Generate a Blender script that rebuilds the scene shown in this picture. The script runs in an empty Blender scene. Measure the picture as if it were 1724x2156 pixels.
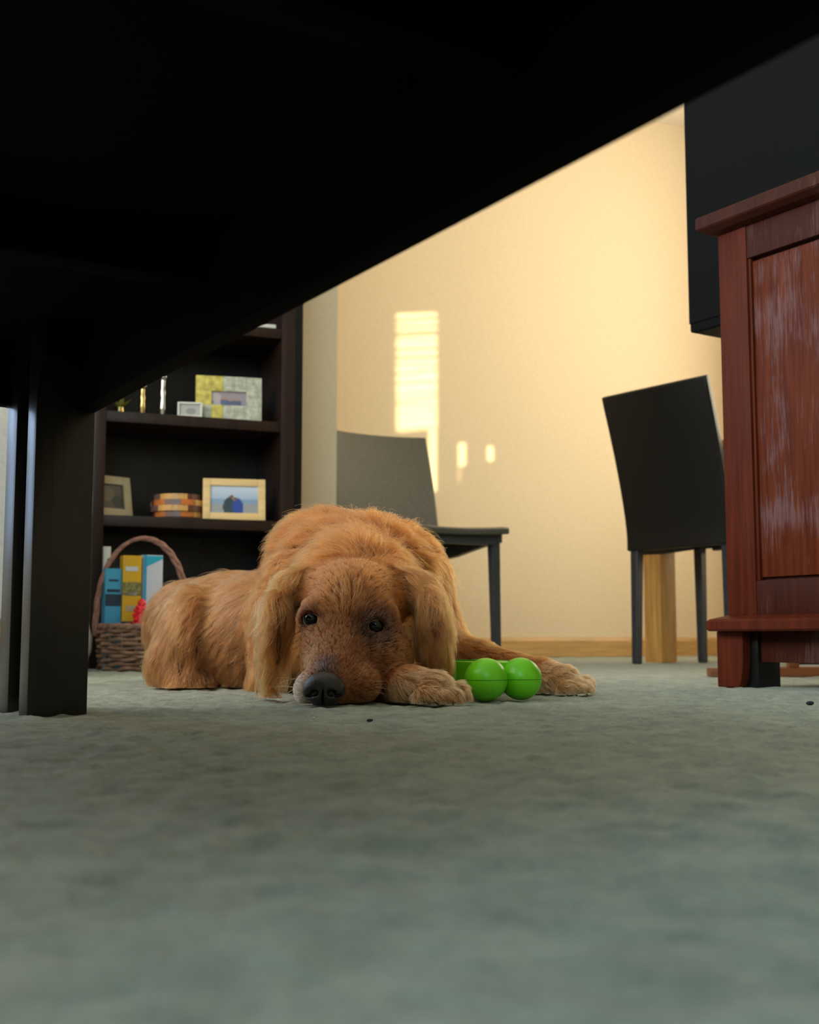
import bpy, bmesh, math, random
import numpy as np
from mathutils import Vector, Matrix

random.seed(7); rng = np.random.default_rng(11)
SC = bpy.context.scene
COL = SC.collection
R_ = math.radians
VIEW = R_(-22.0)                       # the camera looks 22 degrees to the right of the back wall's normal

# ------------------------------------------------------------------ camera, world, lights, exposure
cam = bpy.data.cameras.new('camera'); cam_o = bpy.data.objects.new('camera', cam); COL.objects.link(cam_o)
cam.sensor_fit = 'HORIZONTAL'; cam.sensor_width = 15.6; cam.lens = 23.0
cam.clip_start = 0.01
cam_o.location = (0, 0, 0.085)
cam_o.rotation_euler = (R_(90 + 5.93), 0, VIEW)
cam.dof.use_dof = True; cam.dof.focus_distance = 1.53; cam.dof.aperture_fstop = 4.5
SC.camera = cam_o

world = bpy.data.worlds.new('world'); SC.world = world; world.use_nodes = True
world.node_tree.nodes['Background'].inputs[0].default_value = (0.55, 0.70, 1.0, 1)
world.node_tree.nodes['Background'].inputs[1].default_value = 0.6

def area(name, loc, rot, sx, sy, energy, color):
    l = bpy.data.lights.new(name, 'AREA'); l.shape = 'RECTANGLE'; l.size = sx; l.size_y = sy
    l.energy = energy; l.color = color
    o = bpy.data.objects.new(name, l); o.location = loc; o.rotation_euler = rot; COL.objects.link(o); return o
# daylight of the glass door on the left, of the window behind, and of the dining room's window on the right
area('daylight_left', (-1.9, 1.3, 1.75), (0, R_(-68), 0), 1.1, 2.4, 68, (1.0, 0.95, 0.88))
area('daylight_rear', (-1.35, -2.1, 1.75), (R_(80), 0, R_(-24)), 2.0, 1.1, 82, (0.54, 0.84, 1.0))
area('daylight_beside_bookcase', (-0.95, 3.57, 1.22), (R_(-90), 0, 0), 1.05, 1.70, 20, (0.44, 0.65, 1.0))
area('daylight_dining', (3.9, 2.85, 1.45), (0, R_(90), R_(10)), 1.9, 2.6, 108, (1.0, 0.88, 0.66))
sun = bpy.data.lights.new('sun', 'SUN'); sun.energy = 12.0; sun.angle = R_(0.52); sun.color = (1.0, 0.78, 0.42)
sun_o = bpy.data.objects.new('sun', sun); COL.objects.link(sun_o)
SUN_DIR = Vector((-2.07, 2.535, -3.273 * 0.0875)).normalized()
sun_o.rotation_euler = SUN_DIR.to_track_quat('-Z', 'Y').to_euler(); sun_o.location = (6, 0, 3)

SC.view_settings.view_transform = 'Standard'; SC.view_settings.look = 'None'
SC.view_settings.gamma = 1.0; SC.view_settings.use_curve_mapping = False
SC.view_settings.exposure = 0.0
SC.cycles.use_denoising = True

# ------------------------------------------------------------------ materials
def new_mat(name):
    m = bpy.data.materials.new(name); m.use_nodes = True
    nt = m.node_tree; b = nt.nodes['Principled BSDF']; return m, nt, b
def mat(name, color, rough=0.5, metal=0.0, spec=0.5, noise=0.0, scale=20.0, bump=0.0, stretch=(1, 1, 1), color2=None, alpha_trans=0.0, coat=0.0):
    m, nt, b = new_mat(name)
    b.inputs['Base Color'].default_value = (*color, 1); b.inputs['Roughness'].default_value = rough
    b.inputs['Metallic'].default_value = metal; b.inputs['Specular IOR Level'].default_value = spec
    b.inputs['Transmission Weight'].default_value = alpha_trans; b.inputs['Coat Weight'].default_value = coat
    if noise or bump or color2:
        tc = nt.nodes.new('ShaderNodeTexCoord'); mp = nt.nodes.new('ShaderNodeMapping')
        mp.inputs['Scale'].default_value = stretch; nt.links.new(tc.outputs['Object'], mp.inputs[0])
        n = nt.nodes.new('ShaderNodeTexNoise'); n.inputs['Scale'].default_value = scale; n.inputs['Detail'].default_value = 6
        nt.links.new(mp.outputs[0], n.inputs['Vector'])
        r = nt.nodes.new('ShaderNodeValToRGB')
        c2 = color2 or tuple(min(1, c * (1 + noise)) for c in color); c1 = color if color2 else tuple(c * (1 - noise) for c in color)
        r.color_ramp.elements[0].color = (*c1, 1); r.color_ramp.elements[1].color = (*c2, 1)
        r.color_ramp.elements[0].position = 0.32; r.color_ramp.elements[1].position = 0.68
        nt.links.new(n.outputs['Fac'], r.inputs[0]); nt.links.new(r.outputs[0], b.inputs['Base Color'])
        if bump:
            bp = nt.nodes.new('ShaderNodeBump'); bp.inputs['Strength'].default_value = bump; bp.inputs['Distance'].default_value = 0.004
            nt.links.new(n.outputs['Fac'], bp.inputs['Height']); nt.links.new(bp.outputs[0], b.inputs['Normal'])
    return m
def attr_mat(name, rough=0.4, spec=0.3):
    m, nt, b = new_mat(name); a = nt.nodes.new('ShaderNodeAttribute'); a.attribute_name = 'print'
    nt.links.new(a.outputs['Color'], b.inputs['Base Color']); b.inputs['Roughness'].default_value = rough
    b.inputs['Specular IOR Level'].default_value = spec; return m

def carpet_mat():
    m, nt, b = new_mat('carpet'); L = nt.links.new; N = nt.nodes.new
    tc = N('ShaderNodeTexCoord')
    n1 = N('ShaderNodeTexNoise'); n1.inputs['Scale'].default_value = 220; n1.inputs['Detail'].default_value = 3
    n2 = N('ShaderNodeTexNoise'); n2.inputs['Scale'].default_value = 24; n2.inputs['Detail'].default_value = 3
    n3 = N('ShaderNodeTexNoise'); n3.inputs['Scale'].default_value = 70; n3.inputs['Detail'].default_value = 3
    for n in (n1, n2, n3): L(tc.outputs['Object'], n.inputs['Vector'])
    r = N('ShaderNodeValToRGB'); r.color_ramp.elements[0].position = 0.3; r.color_ramp.elements[1].position = 0.72
    r.color_ramp.elements[0].color = (0.125, 0.160, 0.138, 1); r.color_ramp.elements[1].color = (0.36, 0.395, 0.32, 1)
    mx = N('ShaderNodeMath'); mx.operation = 'MULTIPLY_ADD'; mx.inputs[1].default_value = 0.55
    m2 = N('ShaderNodeMath'); m2.operation = 'MULTIPLY_ADD'; m2.inputs[1].default_value = 0.3
    m3 = N('ShaderNodeMath'); m3.operation = 'MULTIPLY'; m3.inputs[1].default_value = 0.25
    L(n3.outputs['Fac'], m3.inputs[0]); L(n1.outputs['Fac'], m2.inputs[0]); L(m3.outputs[0], m2.inputs[2])
    L(n2.outputs['Fac'], mx.inputs[0]); L(m2.outputs[0], mx.inputs[2]); L(mx.outputs[0], r.inputs[0])
    L(r.outputs[0], b.inputs['Base Color'])
    b.inputs['Roughness'].default_value = 0.95; b.inputs['Specular IOR Level'].default_value = 0.1
    b.inputs['Sheen Weight'].default_value = 0.15; b.inputs['Sheen Roughness'].default_value = 0.6
    bp = N('ShaderNodeBump'); bp.inputs['Strength'].default_value = 0.7; bp.inputs['Distance'].default_value = 0.003
    L(n1.outputs['Fac'], bp.inputs['Height']); L(bp.outputs[0], b.inputs['Normal'])
    return m

def worn_wood(name, base, base2, wear, amount):
    m, nt, b = new_mat(name); L = nt.links.new; N = nt.nodes.new
    tc = N('ShaderNodeTexCoord')
    mp = N('ShaderNodeMapping'); mp.inputs['Scale'].default_value = (22, 22, 1.1); L(tc.outputs['Object'], mp.inputs[0])
    g = N('ShaderNodeTexNoise'); g.inputs['Scale'].default_value = 5; g.inputs['Detail'].default_value = 5; g.inputs['Distortion'].default_value = 0.6
    L(mp.outputs[0], g.inputs['Vector'])
    r = N('ShaderNodeValToRGB'); r.color_ramp.elements[0].position = 0.3; r.color_ramp.elements[1].position = 0.7
    r.color_ramp.elements[0].color = (*base, 1); r.color_ramp.elements[1].color = (*base2, 1); L(g.outputs['Fac'], r.inputs[0])
    mp2 = N('ShaderNodeMapping'); mp2.inputs['Scale'].default_value = (75, 75, 4.0); mp2.inputs['Rotation'].default_value = (0, R_(4), 0); L(tc.outputs['Object'], mp2.inputs[0])
    w = N('ShaderNodeTexNoise'); w.inputs['Scale'].default_value = 4.2; w.inputs['Detail'].default_value = 7; w.inputs['Roughness'].default_value = 0.7
    L(mp2.outputs[0], w.inputs['Vector'])
    w2 = N('ShaderNodeTexNoise'); w2.inputs['Scale'].default_value = 9; w2.inputs['Detail'].default_value = 3
    L(tc.outputs['Object'], w2.inputs['Vector'])
    mul = N('ShaderNodeMath'); mul.operation = 'MULTIPLY'; L(w.outputs['Fac'], mul.inputs[0]); L(w2.outputs['Fac'], mul.inputs[1])
    rr = N('ShaderNodeMapRange'); rr.inputs[1].default_value = 0.30 - 0.06 * amount; rr.inputs[2].default_value = 0.40 - 0.06 * amount
    rr.inputs[3].default_value = 0; rr.inputs[4].default_value = 0.62 * min(1, amount); L(mul.outputs[0], rr.inputs[0])
    mix = N('ShaderNodeMix'); mix.data_type = 'RGBA'; L(rr.outputs[0], mix.inputs[0]); L(r.outputs[0], mix.inputs[6]); mix.inputs[7].default_value = (*wear, 1)
    L(mix.outputs[2], b.inputs['Base Color']); b.inputs['Roughness'].default_value = 0.5; b.inputs['Specular IOR Level'].default_value = 0.16
    bp = N('ShaderNodeBump'); bp.inputs['Strength'].default_value = 0.25; bp.inputs['Distance'].default_value = 0.001
    L(w.outputs['Fac'], bp.inputs['Height']); L(bp.outputs[0], b.inputs['Normal'])
    return m

M = {}
M['carpet'] = carpet_mat()
M['wall'] = mat('wall_paint', (0.72, 0.60, 0.42), 0.85, noise=0.03, scale=60, bump=0.05)
M['ceiling'] = mat('ceiling_paint', (0.80, 0.77, 0.70), 0.9, noise=0.02, scale=80, bump=0.1)
M['oak'] = mat('oak', (0.58, 0.30, 0.08), 0.45, noise=0.22, scale=6, bump=0.1, stretch=(12, 12, 1))
M['oak_trim'] = mat('oak_trim', (0.50, 0.30, 0.11), 0.45, noise=0.2, scale=6, bump=0.1, stretch=(1, 12, 12))
M['black_wood'] = mat('black_wood', (0.0095, 0.0062, 0.0045), 0.34, noise=0.35, scale=8, bump=0.12, stretch=(14, 14, 1))
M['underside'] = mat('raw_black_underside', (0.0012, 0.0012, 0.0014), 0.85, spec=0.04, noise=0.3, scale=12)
M['espresso'] = mat('espresso_wood', (0.021, 0.0095, 0.0062), 0.42, spec=0.3, noise=0.35, scale=7, bump=0.1, stretch=(10, 10, 1))
M['espresso_back'] = mat('espresso_back', (0.005, 0.0045, 0.0055), 0.36, spec=0.35, noise=0.3, scale=7, stretch=(10, 10, 1))
M['leather'] = mat('black_leather', (0.006, 0.006, 0.006), 0.42, spec=0.4, noise=0.25, scale=160, bump=0.12)
M['leather_sheen'] = mat('sheen_leather', (0.075, 0.073, 0.060), 0.36, spec=0.5, noise=0.2, scale=160, bump=0.12)  # greyish sheen of the chair facing us, put into its base colour
M['chair_leg'] = mat('leather_wrapped_leg', (0.030, 0.034, 0.042), 0.38, noise=0.2, scale=90, bump=0.1)  # blue highlight on mostly black legs, put into the base colour
M['navy'] = mat('navy_black_cloth', (0.0013, 0.0026, 0.0038), 0.85, spec=0.25, noise=0.25, scale=300, bump=0.05)
M['mahogany'] = worn_wood('mahogany', (0.062, 0.0085, 0.003), (0.112, 0.018, 0.005), (0.13, 0.07, 0.07), 0.2)
M['mahogany_panel'] = worn_wood('mahogany_worn_panel', (0.068, 0.0095, 0.003), (0.140, 0.028, 0.006), (0.20, 0.13, 0.145), 0.85)
M['mahogany_dark'] = worn_wood('mahogany_dark', (0.036, 0.007, 0.0045), (0.060, 0.013, 0.006), (0.20, 0.12, 0.10), 0.45)
M['stand_wood'] = mat('reddish_stand_wood', (0.22, 0.075, 0.025), 0.45, noise=0.25, scale=6, stretch=(1, 10, 10))
M['wicker'] = mat('wicker', (0.26, 0.130, 0.078), 0.6, noise=0.45, scale=40, bump=0.2)
M['wicker_handle'] = mat('wicker_handle', (0.30, 0.140, 0.100), 0.6, noise=0.3, scale=60, bump=0.2)
M['green'] = mat('lime_rubber', (0.15, 0.62, 0.006), 0.33, spec=0.5, noise=0.12, scale=30, bump=0.03)
M['green_dark'] = mat('lime_rubber_seam', (0.07, 0.32, 0.004), 0.5, noise=0.1, scale=30)
M['eye_dark'] = None
M['nose'] = mat('dog_nose', (0.005, 0.005, 0.007), 0.30, spec=0.5, noise=0.35, scale=500, bump=0.22)
M['claw'] = mat('claw', (0.03, 0.024, 0.02), 0.35, noise=0.2, scale=50)
M['blue_box'] = mat('blue_card', (0.045, 0.30, 0.50), 0.5, noise=0.05, scale=10)
M['teal'] = mat('teal_card', (0.02, 0.42, 0.60), 0.5, noise=0.05, scale=10)
M['yellow_box'] = mat('yellow_card', (0.66, 0.36, 0.008), 0.5, noise=0.05, scale=10)
M['pale_card'] = mat('pale_card', (0.62, 0.62, 0.70), 0.5, noise=0.05, scale=10)
M['dark_band'] = mat('dark_card', (0.012, 0.03, 0.06), 0.5, noise=0.3, scale=60)
M['olive_band'] = mat('olive_card', (0.22, 0.19, 0.06), 0.5, noise=0.5, scale=120)
M['black_plastic'] = mat('black_plastic', (0.01, 0.01, 0.013), 0.4, noise=0.1, scale=10)
M['red'] = mat('red_toy', (0.85, 0.010, 0.020), 0.4, noise=0.15, scale=60, bump=0.2)
M['cream_frame'] = mat('cream_frame', (0.42, 0.34, 0.20), 0.55, noise=0.08, scale=20)
M['honey_frame'] = mat('honey_frame', (0.80, 0.55, 0.24), 0.5, noise=0.12, scale=8, stretch=(1, 8, 8))
M['stone'] = mat('grey_stone', (0.50, 0.50, 0.40), 0.7, noise=0.3, scale=60, bump=0.3)
M['stone_yellow'] = mat('yellow_stone', (0.62, 0.52, 0.12), 0.7, noise=0.3, scale=60, bump=0.3)
M['print'] = attr_mat('photo_print')
M['white'] = mat('white_glaze', (0.70, 0.68, 0.62), 0.4, noise=0.05, scale=20)
M['paper'] = mat('white_paper', (0.72, 0.73, 0.76), 0.7, noise=0.05, scale=20)
M['glass'] = mat('clear_glass', (0.95, 0.96, 0.94), 0.04, alpha_trans=1.0)
M['pewter'] = mat('polished_pewter', (0.60, 0.60, 0.58), 0.16, metal=1.0)
M['brass'] = mat('brass', (0.60, 0.45, 0.18), 0.22, metal=1.0)
M['leaf'] = mat('dried_leaf', (0.34, 0.30, 0.05), 0.6, noise=0.3, scale=60)
M['twig'] = mat('dark_wire', (0.08, 0.06, 0.045), 0.5, noise=0.2, scale=40)
M['wood_red'] = mat('block_cherry', (0.52, 0.155, 0.035), 0.35, noise=0.2, scale=30)
M['wood_dark'] = mat('block_walnut', (0.12, 0.040, 0.02), 0.35, noise=0.2, scale=30)
M['wood_tan'] = mat('block_maple', (0.62, 0.33, 0.09), 0.35, noise=0.15, scale=30)
M['wood_grey'] = mat('block_rosewood', (0.17, 0.095, 0.085), 0.35, noise=0.2, scale=30)
M['upholstery'] = mat('grey_upholstery', (0.50, 0.49, 0.46), 0.9, noise=0.07, scale=90, bump=0.3)
M['throw'] = mat('brown_throw', (0.14, 0.11, 0.075), 0.9, noise=0.35, scale=50, bump=0.3)
M['crumb_dark'] = mat('dark_lint', (0.01, 0.012, 0.02), 0.8, noise=0.2, scale=200)
M['crumb_pale'] = mat('pale_lint', (0.7, 0.66, 0.55), 0.8, noise=0.1, scale=200)
M['blind'] = mat('blind_vinyl', (0.75, 0.72, 0.66), 0.5, noise=0.05, scale=20)

# ------------------------------------------------------------------ object helpers
def empty(name, loc, rz=0.0, label=None, cat=None, group=None, kind=None):
    o = bpy.data.objects.new(name, None); o.empty_display_size = 0.05; COL.objects.link(o)
    o.location = loc; o.rotation_euler = (0, 0, rz); tag(o, label, cat, group, kind); return o
def tag(o, label=None, cat=None, group=None, kind=None):
    if label: o['label'] = label
    if cat: o['category'] = cat
    if group: o['group'] = group
    if kind: o['kind'] = kind
    return o

class MB:
    def __init__(s): s.bm = bmesh.new()
    def box(s, x0, x1, y0, y1, z0, z1, bev=0.0, rot=None, seg=2):
        t = bmesh.new(); bmesh.ops.create_cube(t, size=1)
        bmesh.ops.scale(t, vec=(x1 - x0, y1 - y0, z1 - z0), verts=t.verts)
        if bev: bmesh.ops.bevel(t, geom=t.edges[:], offset=bev, segments=seg, profile=0.6, affect='EDGES')
        c = Vector(((x0 + x1) / 2, (y0 + y1) / 2, (z0 + z1) / 2))
        if rot: bmesh.ops.transform(t, matrix=rot, verts=t.verts)
        bmesh.ops.translate(t, vec=c, verts=t.verts); s.add(t); return s
    def add(s, t):
        me = bpy.data.meshes.new('tmp'); t.to_mesh(me); t.free(); s.bm.from_mesh(me); bpy.data.meshes.remove(me)
    def ball(s, c, r, u=20, v=14):
        t = bmesh.new(); bmesh.ops.create_uvsphere(t, u_segments=u, v_segments=v, radius=1)
        r = (r, r, r) if isinstance(r, (int, float)) else r
        bmesh.ops.scale(t, vec=r, verts=t.verts); bmesh.ops.translate(t, vec=c, verts=t.verts); s.add(t); return s
    def lathe(s, prof, c=(0, 0, 0), n=24, sx=1.0, sy=1.0):
        rings = []
        for (r, z) in prof:
            rings.append([s.bm.verts.new((c[0] + r * sx * math.cos(2 * math.pi * k / n), c[1] + r * sy * math.sin(2 * math.pi * k / n), c[2] + z)) for k in range(n)])
        for a, b in zip(rings, rings[1:]):
            for k in range(n): s.bm.faces.new((a[k], a[(k + 1) % n], b[(k + 1) % n], b[k]))
        s.bm.faces.new(rings[0][::-1]); s.bm.faces.new(rings[-1]); return s
    def tube(s, pts, r, n=8, closed=False):
        pts = [Vector(p) for p in pts]; rr = r if isinstance(r, (list, tuple)) else [r] * len(pts)
        rings = []; N = len(pts); up = Vector((0, 0, 1)); prev = None
        for i, p in enumerate(pts):
            d = (pts[(i + 1) % N] - pts[i - 1]) if closed else (pts[min(i + 1, N - 1)] - pts[max(i - 1, 0)])
            d.normalize()
            a = (prev - d * prev.dot(d)) if prev is not None else d.cross(up if abs(d.z) < 0.9 else Vector((1, 0, 0)))
            a.normalize(); prev = a; b = d.cross(a)
            rings.append([s.bm.verts.new(p + (a * math.cos(2 * math.pi * k / n) + b * math.sin(2 * math.pi * k / n)) * rr[i]) for k in range(n)])
        pairs = list(zip(rings, rings[1:])) + ([(rings[-1], rings[0])] if closed else [])
        for a, b in pairs:
            for k in range(n): s.bm.faces.new((a[k], a[(k + 1) % n], b[(k + 1) % n], b[k]))
        if not closed: s.bm.faces.new(rings[0][::-1]); s.bm.faces.new(rings[-1])
        return s
    def prism(s, poly, y0, y1, axis='y'):       # polygon in (x,z) swept along y
        f = (lambda p, q: (p[0], q, p[1])) if axis == 'y' else ((lambda p, q: (q, p[0], p[1])) if axis == 'x' else (lambda p, q: (p[0], p[1], q)))
        a = [s.bm.verts.new(f(p, y0)) for p in poly]; b = [s.bm.verts.new(f(p, y1)) for p in poly]; n = len(poly)
        s.bm.faces.new(a); s.bm.faces.new(b[::-1])
        for k in range(n): s.bm.faces.new((a[k], b[k], b[(k + 1) % n], a[(k + 1) % n]))
        return s
    def sheet(s, grid, th):                      # a grid of points thickened along its normals
        nu, nv = len(grid), len(grid[0]); g = [[Vector(p) for p in row] for row in grid]
        def nrm(i, j):
            a = g[min(i + 1, nu - 1)][j] - g[max(i - 1, 0)][j]; b = g[i][min(j + 1, nv - 1)] - g[i][max(j - 1, 0)]
            return a.cross(b).normalized()
        A = [[s.bm.verts.new(g[i][j] + nrm(i, j) * th / 2) for j in range(nv)] for i in range(nu)]
        B = [[s.bm.verts.new(g[i][j] - nrm(i, j) * th / 2) for j in range(nv)] for i in range(nu)]
        for i in range(nu - 1):
            for j in range(nv - 1):
                s.bm.faces.new((A[i][j], A[i + 1][j], A[i + 1][j + 1], A[i][j + 1])); s.bm.faces.new((B[i][j], B[i][j + 1], B[i + 1][j + 1], B[i + 1][j]))
        for i in range(nu - 1):
            s.bm.faces.new((A[i][0], B[i][0], B[i + 1][0], A[i + 1][0])); s.bm.faces.new((A[i][-1], A[i + 1][-1], B[i + 1][-1], B[i][-1]))
        for j in range(nv - 1):
            s.bm.faces.new((A[0][j], A[0][j + 1], B[0][j + 1], B[0][j])); s.bm.faces.new((A[-1][j], B[-1][j], B[-1][j + 1], A[-1][j + 1]))
        return s
    def build(s, name, m, parent=None, smooth=None, loc=None, rot=None, bevel=0.0):
        bmesh.ops.recalc_face_normals(s.bm, faces=s.bm.faces)
        me = bpy.data.meshes.new(name); s.bm.to_mesh(me); s.bm.free()
        me.materials.append(m)
        if smooth is not None: me.shade_smooth() if smooth >= 180 else me.set_sharp_from_angle(angle=R_(smooth))
        if smooth is not None:
            for p in me.polygons: p.use_smooth = True
        o = bpy.data.objects.new(name, me); COL.objects.link(o)
        if parent: o.parent = parent
        if loc: o.location = loc
        if rot: o.rotation_euler = rot
        if bevel:
            b = o.modifiers.new('bevel', 'BEVEL'); b.width = bevel; b.segments = 2; b.limit_method = 'ANGLE'; b.angle_limit = R_(40)
        return o
def box(name, m, parent, x0, x1, y0, y1, z0, z1, bev=0.0, rot=None):
    return MB().box(x0, x1, y0, y1, z0, z1, bev, rot).build(name, m, parent, smooth=40 if bev else None)

def cam_to_room(x, y, z=0.0):
    c, s = math.cos(VIEW), math.sin(VIEW); return (x * c - y * s, x * s + y * c, z)

# ------------------------------------------------------------------ the setting
def structure(o): o['kind'] = 'structure'; return o
def value_noise(x, y, seed):
    x = np.asarray(x); y = np.asarray(y)
    xi = np.floor(x).astype(np.int64); yi = np.floor(y).astype(np.int64); fx = x - xi; fy = y - yi
    fx = fx * fx * (3 - 2 * fx); fy = fy * fy * (3 - 2 * fy)
    def h(a, b):
        n = (a * 374761393 + b * 668265263 + seed * 974634777) & 0x7fffffff
        n = ((n ^ (n >> 13)) * 1274126177) & 0x7fffffff
        return ((n ^ (n >> 16)) & 0xffff) / 65535.0
    return (h(xi, yi) * (1 - fx) + h(xi + 1, yi) * fx) * (1 - fy) + (h(xi, yi + 1) * (1 - fx) + h(xi + 1, yi + 1) * fx) * fy

def grid_mesh(name, xs, ys, z):
    nx, ny = len(xs), len(ys)
    X, Yv = np.meshgrid(xs, ys, indexing='ij'); co = np.stack([X, Yv, z(X, Yv)], -1).reshape(-1, 3)
    i = np.arange((nx - 1) * (ny - 1)); a = (i // (ny - 1)) * ny + i % (ny - 1)
    q = np.stack([a, a + ny, a + ny + 1, a + 1], -1)
    return np_mesh(name, co, q)
def np_mesh(name, co, q):
    me = bpy.data.meshes.new(name); me.vertices.add(len(co)); me.vertices.foreach_set('co', np.ascontiguousarray(co, dtype=np.float32).ravel())
    me.loops.add(q.size); me.loops.foreach_set('vertex_index', np.ascontiguousarray(q, dtype=np.int32).ravel())
    me.polygons.add(len(q)); me.polygons.foreach_set('loop_start', np.arange(0, q.size, q.shape[1], dtype=np.int32))
    me.update(calc_edges=True); me.validate(); me.shade_smooth(); return me

def axis_steps(lo, a, b, hi, fine, coarse):
    return np.concatenate([np.arange(lo, a, coarse), np.arange(a, b, fine), np.arange(b, hi + coarse, coarse)])
def carpet_height(x, y):
    fine = (value_noise(x / 0.007, y / 0.007, 1) - 0.5) * 0.0022 + (value_noise(x / 0.016, y / 0.016, 2) - 0.6) * 0.0050
    return fine + (value_noise(x / 0.16, y / 0.16, 5) - 0.62) * 0.0035
fl = bpy.data.objects.new('floor', grid_mesh('floor', axis_steps(-2.6, -0.5, 1.3, 4.2, 0.0045, 0.05), axis_steps(-2.4, 0.1, 2.0, 4.9, 0.0045, 0.05), carpet_height))
fl.data.materials.append(M['carpet']); COL.objects.link(fl); structure(fl)

def wall(name, *b, m='wall'): return structure(box(name, M[m], None, *b))
wall('wall_back', -0.1, 4.2, 4.735, 4.86, -0.01, 2.56)
# the partition's left half is an outside wall, with a tall window (x -1.49..-0.41, z 0.37..2.07)
wp = MB().box(-2.6, -1.49, 3.65, 3.77, -0.01, 2.56).box(-0.41, 1.222, 3.65, 3.77, -0.01, 2.56).box(-1.49, -0.41, 3.65, 3.77, -0.01, 0.37).box(-1.49, -0.41, 3.65, 3.77, 2.07, 2.56)
structure(wp.build('wall_partition', M['wall']))
wall('wall_dining', -0.1, 0.0, 3.77, 4.735, -0.01, 2.56)
wall('wall_left', -2.72, -2.6, -2.5, 4.86, -0.01, 2.56)
wall('wall_rear', -2.72, 4.4, -2.5, -2.38, -0.01, 2.56)
wall('ceiling', -2.72, 4.4, -2.5, 4.86, 2.555, 2.66, m='ceiling')
# right wall around its window opening (y 1.95..2.85, z 0.85..1.95)
wr = MB().box(4.0, 4.12, -2.5, 1.95, -0.01, 2.56).box(4.0, 4.12, 2.85, 4.86, -0.01, 2.56).box(4.0, 4.12, 1.95, 2.85, -0.01, 0.85).box(4.0, 4.12, 1.95, 2.85, 1.95, 2.56)
structure(wr.build('wall_right', M['wall']))
bb = MB().prism([(4.735, 0), (4.720, 0), (4.720, 0.070), (4.7255, 0.083), (4.735, 0.085)], -2.6, 4.0, axis='x').build('baseboard_back', M['oak_trim']); structure(bb)
bb = MB().prism([(3.65, 0), (3.635, 0), (3.635, 0.070), (3.6405, 0.083), (3.65, 0.085)], -2.6, 1.222, axis='x').build('baseboard_partition', M['oak_trim']); structure(bb)

w2 = empty('window_2', (-0.95, 3.65, 1.22), 0, kind='structure')
fm = MB()
for x in (-0.58, -0.02, 0.54): fm.box(x, x + 0.04, -0.012, 0.06, -0.89, 0.89)
for z in (-0.89, 0.85): fm.box(-0.58, 0.58, -0.012, 0.06, z, z + 0.04)
fm.build('window_frame', M['blind'], w2)
for x in (-0.54, 0.02): box('pane', M['glass'], w2, x, x + 0.52, 0.020, 0.024, -0.85, 0.85)
# window in the right wall: unseen panels added to shape the sun patches, blind slats in the tall gap
win = empty('window_1', (4.06, 2.4, 1.4), 0, kind='structure')
fm = MB()
for a in ((1.93, 1.975), (2.825, 2.87)): fm.box(-0.07, 0.05, a[0] - 2.4, a[1] - 2.4, -0.58, 0.58)
for a in ((0.83, 0.875), (1.925, 1.97)): fm.box(-0.07, 0.05, -0.47, 0.47, a[0] - 1.4, a[1] - 1.4)
fm.build('window_frame', M['blind'], win)
gaps = [(1.995, 2.265, 1.262, 1.775), (2.215, 2.260, 0.99, 1.262), (2.385, 2.430, 1.09, 1.19), (2.385, 2.398, 1.02, 1.09), (2.555, 2.595, 1.10, 1.165)]
ys = sorted({1.975, 2.825, *[g[0] for g in gaps], *[g[1] for g in gaps]}); zs = sorted({0.875, 1.925, *[g[2] for g in gaps], *[g[3] for g in gaps]})
for j in range(len(ys) - 1):
    pm = MB(); k = 0; n = 0
    while k < len(zs) - 1:
        free = lambda q: any(g[0] <= ys[j] < g[1] and g[2] <= zs[q] < g[3] for g in gaps)
        if free(k): k += 1; continue
        e = k
        while e < len(zs) - 1 and not free(e): e += 1
        pm.box(-0.004, 0.004, ys[j] - 2.4, ys[j + 1] - 2.4, zs[k] - 1.4, zs[e] - 1.4); n += 1; k = e
    pm.build('gobo_panel', M['blind'], win)
slat = None
z = 1.275
while z < 1.775:
    th = R_(16 if z > 1.50 else 7) + random.uniform(-0.16, 0.22)
    if 1.66 < z < 1.70: th = R_(50)
    rot = Matrix.Rotation(th, 4, 'Y') @ Matrix.Rotation(random.uniform(-0.05, 0.07), 4, 'X')
    MB().box(0.015, 0.040, -0.41, -0.13, z - 1.4005, z - 1.3995, 0, rot).build('slat', M['blind'], win)
    z += random.uniform(0.026, 0.046)

# ------------------------------------------------------------------ coffee table (the camera looks out from under it)
TA = math.atan2(-0.852, 0.524) + VIEW
t = empty('coffee_table', cam_to_room(-0.3517, 1.3324), TA, 'low black wooden coffee table seen from below, filling the top of the picture', 'table')
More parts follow.
